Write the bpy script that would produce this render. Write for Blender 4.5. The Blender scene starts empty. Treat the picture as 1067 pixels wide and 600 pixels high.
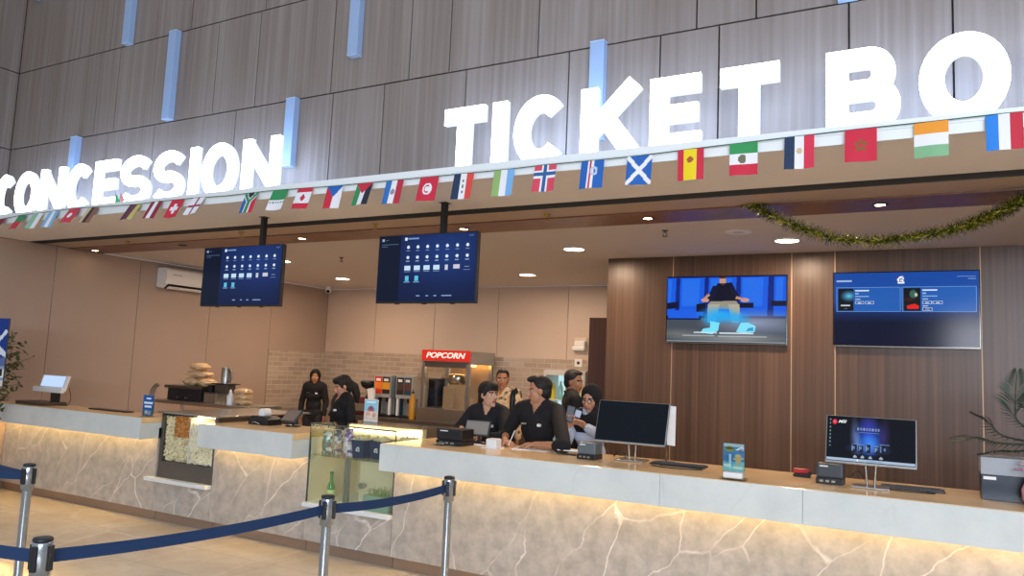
import bpy, bmesh, math, random
import numpy as np
from mathutils import Vector, Matrix
random.seed(7)
C = bpy.context.scene.collection
PI = math.pi

# ------------------------------------------------------------------ materials
def lin(h):
    if isinstance(h, str):
        h = h.lstrip('#')
        c = [int(h[i:i + 2], 16) / 255 for i in (0, 2, 4)]
    else:
        c = [x / 255 for x in h]
    return tuple((x / 12.92 if x <= .04045 else ((x + .055) / 1.055) ** 2.4) for x in c) + (1,)

def newmat(name):
    m = bpy.data.materials.new(name)
    m.use_nodes = True
    nt = m.node_tree
    b = nt.nodes['Principled BSDF']
    return m, nt, b

_mc = {}
def mat(name, col='#808080', rough=.5, metal=0., vary=.06, scale=30., spec=.5, trans=0., emit=None, estr=0., alpha=1., bump=0.):
    """plain material with a soft procedural variation of its colour"""
    if name in _mc: return _mc[name]
    m, nt, b = newmat(name)
    c = lin(col)
    tc = nt.nodes.new('ShaderNodeTexCoord')
    n = nt.nodes.new('ShaderNodeTexNoise'); n.inputs['Scale'].default_value = scale
    nt.links.new(tc.outputs['Object'], n.inputs['Vector'])
    mx = nt.nodes.new('ShaderNodeMix'); mx.data_type = 'RGBA'
    mx.inputs[6].default_value = tuple(x * (1 - vary) for x in c[:3]) + (1,)
    mx.inputs[7].default_value = tuple(min(1, x * (1 + vary)) for x in c[:3]) + (1,)
    nt.links.new(n.outputs['Fac'], mx.inputs[0])
    nt.links.new(mx.outputs[2], b.inputs['Base Color'])
    b.inputs['Roughness'].default_value = rough
    b.inputs['Metallic'].default_value = metal
    b.inputs['Specular IOR Level'].default_value = spec
    b.inputs['Transmission Weight'].default_value = trans
    b.inputs['Alpha'].default_value = alpha
    if emit:
        b.inputs['Emission Color'].default_value = lin(emit)
        b.inputs['Emission Strength'].default_value = estr
    if bump:
        bp = nt.nodes.new('ShaderNodeBump'); bp.inputs['Strength'].default_value = bump
        bp.inputs['Distance'].default_value = .01
        nt.links.new(n.outputs['Fac'], bp.inputs['Height']); nt.links.new(bp.outputs[0], b.inputs['Normal'])
    _mc[name] = m
    return m

def wood(name, c1, c2, c3, rough=.45, sx=30., sz=1.2, spec=.4):
    """vertical grain: noise stretched along z"""
    m, nt, b = newmat(name)
    tc = nt.nodes.new('ShaderNodeTexCoord')
    mp = nt.nodes.new('ShaderNodeMapping'); mp.inputs['Scale'].default_value = (sx, sx, sz)
    nt.links.new(tc.outputs['Object'], mp.inputs['Vector'])
    n = nt.nodes.new('ShaderNodeTexNoise'); n.inputs['Scale'].default_value = 1.; n.inputs['Detail'].default_value = 8
    nt.links.new(mp.outputs[0], n.inputs['Vector'])
    mp2 = nt.nodes.new('ShaderNodeMapping'); mp2.inputs['Scale'].default_value = (sx * .12, sx * .12, sz * .12)
    nt.links.new(tc.outputs['Object'], mp2.inputs['Vector'])
    n2 = nt.nodes.new('ShaderNodeTexNoise'); n2.inputs['Scale'].default_value = 1.; n2.inputs['Detail'].default_value = 3
    nt.links.new(mp2.outputs[0], n2.inputs['Vector'])
    ma = nt.nodes.new('ShaderNodeMath'); ma.operation = 'MULTIPLY_ADD'; ma.inputs[1].default_value = .6
    nt.links.new(n.outputs['Fac'], ma.inputs[0])
    mb = nt.nodes.new('ShaderNodeMath'); mb.operation = 'MULTIPLY'; mb.inputs[1].default_value = .4
    nt.links.new(n2.outputs['Fac'], mb.inputs[0]); nt.links.new(mb.outputs[0], ma.inputs[2])
    r = nt.nodes.new('ShaderNodeValToRGB')
    r.color_ramp.elements[0].position = .34; r.color_ramp.elements[0].color = lin(c1)
    r.color_ramp.elements[1].position = .66; r.color_ramp.elements[1].color = lin(c3)
    e = r.color_ramp.elements.new(.5); e.color = lin(c2)
    nt.links.new(ma.outputs[0], r.inputs[0]); nt.links.new(r.outputs[0], b.inputs['Base Color'])
    b.inputs['Roughness'].default_value = rough
    b.inputs['Specular IOR Level'].default_value = spec
    return m

def marble(name, c1, c2, vein, vs=1.1, vw=.03, rough=.25, cloud=2.2, vamt=1., tile=None, joint='#888888'):
    m, nt, b = newmat(name)
    L = nt.links.new
    tc = nt.nodes.new('ShaderNodeTexCoord')
    n = nt.nodes.new('ShaderNodeTexNoise'); n.inputs['Scale'].default_value = cloud; n.inputs['Detail'].default_value = 9; n.inputs['Roughness'].default_value = .65
    L(tc.outputs['Object'], n.inputs['Vector'])
    r = nt.nodes.new('ShaderNodeValToRGB')
    r.color_ramp.elements[0].position = .35; r.color_ramp.elements[0].color = lin(c1)
    r.color_ramp.elements[1].position = .65; r.color_ramp.elements[1].color = lin(c2)
    L(n.outputs['Fac'], r.inputs[0])
    w = nt.nodes.new('ShaderNodeTexNoise'); w.inputs['Scale'].default_value = 1.9; w.inputs['Detail'].default_value = 7
    L(tc.outputs['Object'], w.inputs['Vector'])
    add = nt.nodes.new('ShaderNodeMix'); add.data_type = 'RGBA'; add.blend_type = 'ADD'; add.inputs[0].default_value = .3
    L(tc.outputs['Object'], add.inputs[6]); L(w.outputs['Color'], add.inputs[7])
    mp0 = nt.nodes.new('ShaderNodeMapping'); mp0.inputs['Rotation'].default_value = (.1, -.55, .1); L(add.outputs[2], mp0.inputs['Vector'])
    mpv = nt.nodes.new('ShaderNodeMapping'); mpv.inputs['Scale'].default_value = (1.5, 1., .5)
    L(mp0.outputs[0], mpv.inputs['Vector'])
    v = nt.nodes.new('ShaderNodeTexVoronoi'); v.feature = 'DISTANCE_TO_EDGE'; v.inputs['Scale'].default_value = vs
    L(mpv.outputs[0], v.inputs['Vector'])
    vr = nt.nodes.new('ShaderNodeValToRGB')
    vr.color_ramp.elements[0].color = (1, 1, 1, 1); vr.color_ramp.elements[1].position = vw; vr.color_ramp.elements[1].color = (0, 0, 0, 1)
    L(v.outputs['Distance'], vr.inputs[0])
    br = nt.nodes.new('ShaderNodeTexNoise'); br.inputs['Scale'].default_value = 1.7; br.inputs['Detail'].default_value = 6
    L(tc.outputs['Object'], br.inputs['Vector'])
    brr = nt.nodes.new('ShaderNodeMapRange'); brr.inputs[1].default_value = .42; brr.inputs[2].default_value = .62; brr.inputs[4].default_value = vamt
    L(br.outputs['Fac'], brr.inputs[0])
    mu = nt.nodes.new('ShaderNodeMath'); mu.operation = 'MULTIPLY'
    L(vr.outputs[0], mu.inputs[0]); L(brr.outputs[0], mu.inputs[1])
    mx = nt.nodes.new('ShaderNodeMix'); mx.data_type = 'RGBA'; mx.inputs[7].default_value = lin(vein)
    L(mu.outputs[0], mx.inputs[0]); L(r.outputs[0], mx.inputs[6])
    out = mx.outputs[2]
    if tile:
        bt = nt.nodes.new('ShaderNodeTexBrick'); bt.offset = 0
        bt.inputs['Scale'].default_value = 1.; bt.inputs['Brick Width'].default_value = tile[0]; bt.inputs['Row Height'].default_value = tile[1]
        bt.inputs['Mortar Size'].default_value = .0025; bt.inputs['Mortar'].default_value = lin(joint)
        L(tc.outputs['Object'], bt.inputs['Vector'])
        m3 = nt.nodes.new('ShaderNodeMix'); m3.data_type = 'RGBA'; m3.inputs[7].default_value = lin(joint)
        L(bt.outputs['Fac'], m3.inputs[0]); L(out, m3.inputs[6]); out = m3.outputs[2]
    L(out, b.inputs['Base Color'])
    b.inputs['Roughness'].default_value = rough
    return m

def brick(name, axis, c1, c2, joint):
    m, nt, b = newmat(name)
    L = nt.links.new
    tc = nt.nodes.new('ShaderNodeTexCoord')
    sp = nt.nodes.new('ShaderNodeSeparateXYZ'); L(tc.outputs['Object'], sp.inputs[0])
    cb = nt.nodes.new('ShaderNodeCombineXYZ'); L(sp.outputs[axis], cb.inputs[0]); L(sp.outputs[2], cb.inputs[1])
    bt = nt.nodes.new('ShaderNodeTexBrick')
    bt.inputs['Scale'].default_value = 1.; bt.inputs['Brick Width'].default_value = .24; bt.inputs['Row Height'].default_value = .078
    bt.inputs['Mortar Size'].default_value = .005; bt.inputs['Mortar Smooth'].default_value = .3
    bt.inputs['Color1'].default_value = lin(c1); bt.inputs['Color2'].default_value = lin(c2); bt.inputs['Mortar'].default_value = lin(joint)
    L(cb.outputs[0], bt.inputs['Vector']); L(bt.outputs['Color'], b.inputs['Base Color'])
    bp = nt.nodes.new('ShaderNodeBump'); bp.inputs['Strength'].default_value = .6; bp.inputs['Distance'].default_value = .006; bp.invert = True
    L(bt.outputs['Fac'], bp.inputs['Height']); L(bp.outputs[0], b.inputs['Normal'])
    b.inputs['Roughness'].default_value = .28
    return m

def glow(name, col, s):
    if name in _mc: return _mc[name]
    m = bpy.data.materials.new(name); m.use_nodes = True; nt = m.node_tree; nt.nodes.clear()
    o = nt.nodes.new('ShaderNodeOutputMaterial'); e = nt.nodes.new('ShaderNodeEmission')
    e.inputs[0].default_value = lin(col); e.inputs[1].default_value = s
    nt.links.new(e.outputs[0], o.inputs[0]); _mc[name] = m
    return m

def picmat(name, s, gloss=True):
    """picture carried by the mesh's colour attribute; a screen emits it, a print reflects it (s = 0)"""
    m, nt, b = newmat(name)
    a = nt.nodes.new('ShaderNodeAttribute'); a.attribute_name = 'pic'
    if s > 0:
        b.inputs['Base Color'].default_value = (.004, .004, .005, 1)
        nt.links.new(a.outputs['Color'], b.inputs['Emission Color']); b.inputs['Emission Strength'].default_value = s
    else:
        nt.links.new(a.outputs['Color'], b.inputs['Base Color'])
    b.inputs['Roughness'].default_value = .12 if gloss else .5
    b.inputs['Specular IOR Level'].default_value = .14
    return m

def glass(name, tint='#fbfbf8', a=.12, rough=.02):
    """thin clear pane: mostly see-through with a mirror reflection"""
    m = bpy.data.materials.new(name); m.use_nodes = True; nt = m.node_tree; nt.nodes.clear(); L = nt.links.new
    o = nt.nodes.new('ShaderNodeOutputMaterial'); t = nt.nodes.new('ShaderNodeBsdfTransparent'); t.inputs[0].default_value = lin(tint)
    g = nt.nodes.new('ShaderNodeBsdfGlossy'); g.inputs['Roughness'].default_value = rough
    f = nt.nodes.new('ShaderNodeLayerWeight'); f.inputs[0].default_value = .5
    pw = nt.nodes.new('ShaderNodeMath'); pw.operation = 'POWER'; pw.inputs[1].default_value = 5.; L(f.outputs['Facing'], pw.inputs[0])
    mx = nt.nodes.new('ShaderNodeMixShader'); ad = nt.nodes.new('ShaderNodeMath'); ad.operation = 'MULTIPLY_ADD'; ad.inputs[1].default_value = .7; ad.inputs[2].default_value = a * .2
    L(pw.outputs[0], ad.inputs[0]); L(ad.outputs[0], mx.inputs[0]); L(t.outputs[0], mx.inputs[1]); L(g.outputs[0], mx.inputs[2]); L(mx.outputs[0], o.inputs[0])
    return m

# ------------------------------------------------------------------ mesh builder
class MB:
    def __init__(s): s.v = []; s.f = []; s.m = []; s.sm = []; s.mats = []
    def mi(s, m):
        if m not in s.mats: s.mats.append(m)
        return s.mats.index(m)
    def add(s, vs, fs, m, smooth=False):
        k = len(s.v); s.v += [tuple(v) for v in vs]; i = s.mi(m)
        for f in fs: s.f.append([k + a for a in f]); s.m.append(i); s.sm.append(smooth)
        return s
    def box(s, x0, x1, y0, y1, z0, z1, m, bev=0., R=None, o=None):
        bm = bmesh.new(); bmesh.ops.create_cube(bm, size=1)
        for v in bm.verts: v.co = Vector(((x0 + x1) / 2 + v.co.x * (x1 - x0), (y0 + y1) / 2 + v.co.y * (y1 - y0), (z0 + z1) / 2 + v.co.z * (z1 - z0)))
        if bev: bmesh.ops.bevel(bm, geom=list(bm.edges), offset=bev, segments=2, affect='EDGES', profile=.6)
        s.bm(bm, m, R, o); return s
    def bm(s, bm, m, R=None, o=None, smooth=False):
        bm.verts.index_update()
        vs = [v.co.copy() for v in bm.verts]
        if R is not None:
            o = Vector(o or (0, 0, 0)); vs = [R @ (v - o) + o for v in vs]
        s.add(vs, [[v.index for v in f.verts] for f in bm.faces], m, smooth); bm.free()
    def cone(s, p0, p1, r0, r1, m, n=20, caps=True, smooth=True):
        p0 = Vector(p0); p1 = Vector(p1); d = (p1 - p0).normalized()
        a = d.orthogonal().normalized(); b = d.cross(a)
        ring = lambda p, r: [p + (a * math.cos(2 * PI * i / n) + b * math.sin(2 * PI * i / n)) * r for i in range(n)]
        s.add(ring(p0, r0) + ring(p1, r1), [[i, (i + 1) % n, n + (i + 1) % n, n + i] for i in range(n)], m, smooth)
        if caps:
            s.add(ring(p0, r0), [list(range(n))[::-1]], m); s.add(ring(p1, r1), [list(range(n))], m)
        return s
    def cyl(s, p0, p1, r, m, n=20, caps=True): return s.cone(p0, p1, r, r, m, n, caps)
    def lathe(s, c, prof, m, n=24, sy=1.):
        c = Vector(c); vs = []; fs = []
        for r, z in prof: vs += [c + Vector((r * math.cos(2 * PI * i / n), sy * r * math.sin(2 * PI * i / n), z)) for i in range(n)]
        for k in range(len(prof) - 1):
            for i in range(n): fs.append([k * n + i, k * n + (i + 1) % n, (k + 1) * n + (i + 1) % n, (k + 1) * n + i])
        s.add(vs, fs, m, True)
        for k, rev in ((0, True), (len(prof) - 1, False)):
            if prof[k][0] > 1e-4:
                ids = [vs[k * n + i] for i in range(n)]; s.add(ids, [list(range(n))[::-1] if rev else list(range(n))], m)
        return s
    def tube(s, pts, r, m, n=8, caps=True):
        pts = [Vector(p) for p in pts]; vs = []; fs = []
        rr = r if isinstance(r, (list, tuple)) else [r] * len(pts)
        up = None
        for i, p in enumerate(pts):
            d = (pts[min(i + 1, len(pts) - 1)] - pts[max(i - 1, 0)]).normalized()
            a = d.orthogonal().normalized() if up is None else (up - d * up.dot(d)).normalized()
            up = a; b = d.cross(a)
            vs += [p + (a * math.cos(2 * PI * j / n) + b * math.sin(2 * PI * j / n)) * rr[i] for j in range(n)]
        for k in range(len(pts) - 1):
            for j in range(n): fs.append([k * n + j, k * n + (j + 1) % n, (k + 1) * n + (j + 1) % n, (k + 1) * n + j])
        s.add(vs, fs, m, True)
        if caps:
            s.add(vs[:n], [list(range(n))[::-1]], m); s.add(vs[-n:], [list(range(n))], m)
        return s
    def ell(s, c, r, m, R=None, sub=3):
        bm = bmesh.new(); bmesh.ops.create_icosphere(bm, subdivisions=sub, radius=1)
        c = Vector(c)
        for v in bm.verts:
            p = Vector((v.co.x * r[0], v.co.y * r[1], v.co.z * r[2])); v.co = c + (R @ p if R is not None else p)
        s.bm(bm, m, smooth=True); return s
    def prism(s, pts, y0, y1, m, T=None):
        """polygon in x,z extruded along y"""
        n = len(pts); a = [Vector((x, y0, z)) for x, z in pts]; b = [Vector((x, y1, z)) for x, z in pts]
        vs = a + b
        if T: vs = [T(v) for v in vs]
        s.add(vs, [list(range(n)), list(range(n, 2 * n))[::-1]] + [[i, n + i, n + (i + 1) % n, (i + 1) % n] for i in range(n)], m); return s
    def build(s, name, parent=None, loc=None, label=None):
        me = bpy.data.meshes.new(name)
        o = bpy.data.objects.new(name, me); C.objects.link(o)
        off = Vector(loc) if loc is not None else (Vector(origin(parent)) if parent is not None else Vector((0, 0, 0)))
        me.from_pydata([tuple(Vector(v) - off) for v in s.v], [], s.f)
        for m in s.mats: me.materials.append(m)
        me.polygons.foreach_set('material_index', s.m); me.polygons.foreach_set('use_smooth', s.sm)
        bm = bmesh.new(); bm.from_mesh(me); bmesh.ops.recalc_face_normals(bm, faces=bm.faces); bm.to_mesh(me); bm.free()
        me.update()
        if parent is not None:
            o.parent = parent; off2 = Vector(loc) - origin(parent) if loc is not None else Vector((0, 0, 0)); o.location = off2
        elif loc is not None: o.location = off
        if label: o['label'] = label
        return o

def origin(o):
    p = Vector(o.location)
    while o.parent is not None: o = o.parent; p += Vector(o.location)
    return p

def tag(o, label, cat, group=None, kind=None):
    o['label'] = label; o['category'] = cat
    if group: o['group'] = group
    if kind: o['kind'] = kind
    return o
def thing(name, label, cat, loc, group=None):
    o = bpy.data.objects.new(name, None); C.objects.link(o); o.location = loc; o.empty_display_size = .1
    return tag(o, label, cat, group)
def struct(mb, name, label=None, cat=None, parent=None):
    o = mb.build(name, parent); o['kind'] = 'structure'
    if parent is None: o['label'] = label or name.replace('_', ' '); o['category'] = cat or name.split('_')[0]
    return o
def clone(t, loc, label=None):
    r = t.copy(); C.objects.link(r); r.location = loc
    if label: r['label'] = label
    for ch in t.children:
        c = ch.copy(); C.objects.link(c); c.parent = r
        for g in ch.children:
            d = g.copy(); C.objects.link(d); d.parent = c
    return r

def picture(name, fn, P, ux, uz, w, h, nx, ny, m, parent):
    """grid of nx x ny cells on the rectangle at P (lower corner), colour per cell from fn(u,v)"""
    P = Vector(P); ux = Vector(ux).normalized() * w; uz = Vector(uz).normalized() * h
    u = np.linspace(0, 1, nx + 1); v = np.linspace(0, 1, ny + 1)
    me = bpy.data.meshes.new(name); off = origin(parent)
    vs = [tuple(P + ux * a + uz * b - off) for b in v for a in u]
    fs = [(j * (nx + 1) + i, j * (nx + 1) + i + 1, (j + 1) * (nx + 1) + i + 1, (j + 1) * (nx + 1) + i) for j in range(ny) for i in range(nx)]
    me.from_pydata(vs, [], fs); me.materials.append(m)
    U, V = np.meshgrid((u[:-1] + u[1:]) / 2, (v[:-1] + v[1:]) / 2)
    rgb = fn(U, V); rgb = np.where(rgb <= .04045, rgb / 12.92, ((np.maximum(rgb, 0) + .055) / 1.055) ** 2.4)
    col = np.ones((ny, nx, 4)); col[..., :3] = rgb
    at = me.color_attributes.new('pic', 'FLOAT_COLOR', 'CORNER')
    at.data.foreach_set('color', np.repeat(col.reshape(-1, 4), 4, axis=0).ravel())
    o = bpy.data.objects.new(name, me); C.objects.link(o); o.parent = parent
    return o
class Pic:
    """small painter for screens and printed cards (u right, v up, colours 0-255)"""
    def __init__(s, U, V, bg): s.U, s.V = U, V; s.c = np.ones(U.shape + (3,)) * np.array(bg) / 255.
    def put(s, mask, col, a=1.):
        a = (mask * a)[..., None]; s.c = s.c * (1 - a) + np.array(col) / 255. * a; return s
    def rect(s, u0, u1, v0, v1, col, a=1.): return s.put(((s.U > u0) & (s.U < u1) & (s.V > v0) & (s.V < v1)).astype(float), col, a)
    def ell(s, u, v, ru, rv, col, a=1., soft=.0):
        d = ((s.U - u) / ru) ** 2 + ((s.V - v) / rv) ** 2
        return s.put(np.clip((1 - d) / soft, 0, 1) if soft else (d < 1).astype(float), col, a)
    def poly(s, pts, col, a=1.):
        ins = np.zeros(s.U.shape, bool); n = len(pts)
        for i in range(n):
            (x0, y0), (x1, y1) = pts[i], pts[(i + 1) % n]
            if y0 == y1: continue
            ins ^= ((y0 > s.V) != (y1 > s.V)) & (s.U < (x1 - x0) * (s.V - y0) / (y1 - y0) + x0)
        return s.put(ins.astype(float), col, a)

def text_mesh(name, body, size, m, depth, P, ux, uz, parent, shear=0., bold=0., align='CENTER', width=None):
    """lettering as a solid mesh on the plane ux/uz at P"""
    cu = bpy.data.curves.new(name, 'FONT'); cu.body = body; cu.size = size; cu.extrude = depth; cu.offset = bold; cu.shear = shear
    cu.align_x = align; cu.align_y = 'CENTER'; cu.resolution_u = 4
    t = bpy.data.objects.new(name, cu); C.objects.link(t)
    dg = bpy.context.evaluated_depsgraph_get(); me = bpy.data.meshes.new_from_object(t.evaluated_get(dg))
    bpy.data.objects.remove(t); bpy.data.curves.remove(cu)
    xs = [v.co.x for v in me.vertices]; k = width / (max(xs) - min(xs)) if width else 1.
    ux = Vector(ux).normalized(); uz = Vector(uz).normalized(); un = ux.cross(uz); P = Vector(P) - (origin(parent) if parent else Vector())
    for v in me.vertices: v.co = P + ux * v.co.x * k + uz * v.co.y + un * v.co.z
    me.materials.clear(); me.materials.append(m); me.name = name
    o = bpy.data.objects.new(name, me); C.objects.link(o)
    if parent: o.parent = parent
    return o

# ------------------------------------------------------------------ camera (world: x along the counter, y away from the viewer, z up)
EYE = Vector((0, 0, 1.70)); FOC = 796.1
def cam_axes(yaw, pit, rol):
    f = Vector((-math.sin(yaw) * math.cos(pit), math.cos(yaw) * math.cos(pit), math.sin(pit)))
    r0 = Vector((math.cos(yaw), math.sin(yaw), 0)); u0 = r0.cross(f)
    return r0 * math.cos(rol) + u0 * math.sin(rol), u0 * math.cos(rol) - r0 * math.sin(rol), f
CR, CU, CF = cam_axes(.50363831, .10383221, .04290209)
cd = bpy.data.cameras.new('camera'); cam = bpy.data.objects.new('camera', cd); C.objects.link(cam)
cd.sensor_fit = 'HORIZONTAL'; cd.sensor_width = 36; cd.lens = 36 * FOC / 1067; cd.clip_start = .05
M4 = Matrix((CR, CU, -CF)).transposed().to_4x4(); M4.translation = EYE; cam.matrix_world = M4
bpy.context.scene.camera = cam
def ray(x, y): return CR * ((x - 533.5) / FOC) - CU * ((y - 300) / FOC) + CF
def onX(x, y, X): d = ray(x, y); return EYE + d * (X / d.x)
def onY(x, y, Y): d = ray(x, y); return EYE + d * (Y / d.y)
def onZ(x, y, Z): d = ray(x, y); return EYE + d * ((Z - EYE.z) / d.z)
# ------------------------------------------------------------------ room
XL, YB, ZC, YF, YW = -9.8, 10.74, 3.0, 5.0, 8.2
W_FAC = wood('facade_wood_laminate', '#75685f', '#82766e', '#91867f', rough=.5, sx=24, sz=.5)
W_WALL = wood('walnut_wall_panel', '#49372b', '#5a4435', '#6a5141', rough=.33, sx=34, sz=.35)
W_DARK = wood('dark_walnut', '#38241d', '#482f27', '#583a30', rough=.35, sx=26, sz=.4)
W_STRIP = wood('red_brown_wood', '#6b4a3c', '#7d5746', '#8b6350', rough=.35, sx=9, sz=9)
M_TAN = mat('tan_wall_panel', '#a99484', .55, vary=.03, scale=3)
M_CREAM = mat('cream_wall_panel', '#c9b5a3', .5, vary=.03, scale=3)
M_GAP = mat('panel_gap', '#4a3c34', .8)
M_FGAP = mat('facade_gap', '#2b2725', .8)
M_CEIL = mat('ceiling_paint', '#d3ccc8', .75, vary=.02, scale=2)
M_SOFF = mat('soffit_paint', '#e8e2de', .7, vary=.02, scale=2)
M_WHITE = mat('white_paint', '#e6ebea', .4, vary=.02, scale=4)
M_GROOVE = mat('shutter_slot', '#55504c', .6)
M_TANSTRIP = mat('tan_strip', '#b59f8c', .5, vary=.03)
M_BRASS = mat('champagne_metal', '#b89a78', .5, metal=.6, vary=.04)
M_FLOOR = marble('floor_tile', '#c2b39c', '#d6cab6', '#e4dccd', vs=.9, vw=.03, rough=.1, cloud=1.6, vamt=.5, tile=(1.2, .6), joint='#b49a7b')
M_STONE = marble('grey_veined_stone', '#a09a91', '#bdb7ad', '#f3eee6', vs=1.7, vw=.013, rough=.28, cloud=9., vamt=1.)
M_APRON = marble('white_marble_slab', '#cacfca', '#d7dbd5', '#b2b7b0', vs=.8, vw=.008, rough=.14, cloud=2.5, vamt=.35)
M_TOP = marble('cream_marble_top', '#e2bc84', '#efcf9c', '#f6e2bc', vs=1.2, vw=.02, rough=.22, cloud=2., vamt=.5)
M_KICK = mat('bronze_kick_plate', '#97806c', .35, metal=.35, vary=.04)
M_STEEL = mat('brushed_steel', '#b9b7b2', .28, metal=1., vary=.05)
M_STEELD = mat('dark_steel', '#75706a', .35, metal=.9, vary=.06)
M_CHROME = mat('polished_chrome', '#cfd3d6', .12, metal=1., vary=.02)
M_BLACK = mat('black_plastic', '#17181b', .4, vary=.1)
M_BLACKG = mat('gloss_black', '#0b0c0f', .12, vary=.1)
M_DKGREY = mat('dark_grey_plastic', '#3c4247', .45)
M_SLATE = mat('slate_plastic', '#5d686c', .45)
M_WPLAS = mat('white_plastic', '#e9e8e4', .35, vary=.02)
M_PAPER = mat('white_paper', '#f1f0ec', .7, vary=.02)
M_GLASS = glass('clear_glass')
M_GREENGL = glass('green_edge_glass', '#f6f9f4', .2)

# floor, walls
struct(MB().box(-13, 6, -3, 11.2, -.12, 0, M_FLOOR), 'floor', 'glossy beige marble tile floor', 'floor')

def panelled(name, label, seams, fixed, a, z0, z1, m, gapm, zs=None, axis='x', rows=None, gap=.008, th=.03):
    """wall of boards with open joints: the boards and the dark backing are one mesh"""
    b = MB(); rows = rows or [(z0, z1, seams)]
    for (q0, q1, ss) in rows:
        ss = sorted(ss)
        for s0, s1 in zip(ss[:-1], ss[1:]):
            g = gap / 2
            if axis == 'x': b.box(s0 + g, s1 - g, fixed, fixed + th * a, q0 + g, q1 - g, m)
            else: b.box(fixed, fixed + th * a, s0 + g, s1 - g, q0 + g, q1 - g, m)
    s0 = min(min(r[2]) for r in rows); s1 = max(max(r[2]) for r in rows)
    q0 = min(r[0] for r in rows); q1 = max(r[1] for r in rows)
    if axis == 'x': b.box(s0 - .1, s1, fixed + th * a * .85, fixed + th * a * 1 + .1 * a, q0, q1, gapm)
    else: b.box(fixed + th * a * .85, fixed + th * a * 1 + .1 * a, s0, s1, q0, q1, gapm)
    return struct(b, name, label, 'wall')

panelled('wall_left', 'tan panelled side wall of the concession room with fine vertical joints', [3.6, 4.5, 5.681, 6.879, 8.113, 9.368, YB], XL, -1, 0, ZC, M_TAN, M_GAP, axis='y')
panelled('wall_back', 'cream panelled back wall above the brick tiles', [XL, -8.66, -7.393, -6.152, -4.913, -3.7, -2.4, -1.1, .2, 1.5, 3.2], YB, 1, 0, ZC, M_CREAM, M_GAP)
bot = [XL, -8.852, -7.9, -7.113, -5.899, -4.664, -4.087, -3.258, -2.35, -1.646, -1.235, -.426, .137, 1.2, 2.2, 3.2]
mid = [XL, -9.1, -8.172, -7.814, -6.243, -5.654, -4.7, -3.837, -3.431, -2.618, -1.391, -.992, .1, 1.1, 2.1, 3.2]
top = [XL, -9.022, -8.582, -8.015, -7.236, -6.673, -5.6, -4.7, -4.05, -3.1, -2.2, -1.2, -.3, .7, 1.9, 3.2]
panelled('wall_front', 'grey brown wood panel facade above the counters with dark joints', None, YF, 1, 3.0, 6.98, W_FAC, M_FGAP, rows=[(3.03, 4.075, bot), (4.075, 5.035, mid), (5.035, 6.0, top), (6.0, 6.98, bot)], gap=.012)
panelled('wall_side', 'grey brown wood panel wall turning the corner beside the concession sign', None, XL, -1, 3.0, 6.98, W_FAC, M_FGAP, axis='y', rows=[(3.0, 4.075, [1., 2.6, 3.6, 4.4, 5.0]), (4.075, 5.035, [1., 2.2, 3.3, 4.2, 5.0]), (5.035, 6.0, [1., 2.4, 3.4, 4.6, 5.0]), (6., 6.98, [1., 3., 4., 5.])], gap=.012)
b = MB().box(-3.261, 3.2, YW, YW + .14, 0, ZC, W_WALL)
struct(b, 'wall_right', 'walnut panelled wall behind the ticket counter carrying two screens', 'wall')
for i, x in enumerate((-2.49, -1.246, -.834, .409, 1.66)):
    struct(MB().box(x - .005, x + .005, YW - .004, YW - .0005, .0, ZC, M_BRASS), 'trim_%d' % (i + 1), 'slim champagne metal strip on the walnut wall, strip %s from its free end' % ('one', 'two', 'three', 'four', 'five')[i], 'trim')
struct(MB().box(-3.72, -3.2, 8.78, 8.84, 0, 2.36, W_DARK, .004), 'door_1', 'dark walnut door leaf beyond the edge of the walnut wall', 'door')
struct(MB().box(3.2, 3.3, 4.4, YB, 0, ZC, M_CREAM), 'wall_end_added', 'unseen cream end wall added beyond the ticket counter to keep outside light out', 'wall')  # out of view, added so world light does not leak in from this side
tb = brick('brick_tile', 0, '#a2907d', '#b6a490', '#c9baa8')
tl = brick('brick_tile_side', 1, '#a2907d', '#b6a490', '#c9baa8')
struct(MB().box(XL + .012, -3.0, YB - .012, YB, .0, 1.86, tb), 'trim_6', 'glazed taupe brick tile band on the back wall', 'tiles')
struct(MB().box(XL, XL + .012, 9.38, YB - .012, .0, 1.83, tl), 'trim_7', 'glazed taupe brick tile band on the side wall corner', 'tiles')
# ceilings
struct(MB().box(XL, 3.2, 6.27, YB, ZC, ZC + .12, M_CEIL), 'ceiling', 'plain painted ceiling over the counters', 'ceiling')
struct(MB().box(XL, 3.2, 4.45, 5.32, ZC, ZC + .03, M_SOFF), 'ceiling_soffit', 'peach painted soffit strip under the facade', 'ceiling')
g = MB().box(XL, 3.2, 5.32, 5.5, ZC + .05, ZC + .1, M_GROOVE)
g.box(XL - .1, XL, 4.4, 6.3, ZC - .0, ZC + .12, M_GROOVE).box(XL, 3.2, 5.32, 5.328, ZC, ZC + .05, M_GROOVE).box(XL, 3.2, 5.49, 5.5, ZC, ZC + .05, M_GROOVE)
struct(g, 'trim_8', 'dark recessed shutter slot along the soffit', 'trim')
struct(MB().box(XL, 3.2, 5.5, 5.83, ZC, ZC + .1, M_TANSTRIP), 'trim_9', 'pale tan strip behind the shutter slot', 'trim')
struct(MB().box(XL, 3.2, 5.83, 6.27, ZC - .012, ZC + .1, W_STRIP, .002), 'trim_10', 'red brown wooden ceiling strip holding small downlights', 'trim')
f = MB().box(XL, 3.2, 4.448, 4.998, ZC + .03, ZC + .098, M_WHITE).box(XL, 3.2, 4.43, 4.448, ZC + .052, ZC + .1, M_WHITE).box(XL, 3.2, 4.436, 4.448, ZC - .004, ZC + .052, M_WHITE)
struct(f, 'trim_11', 'white ledge running under the illuminated letters', 'ledge')

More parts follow.
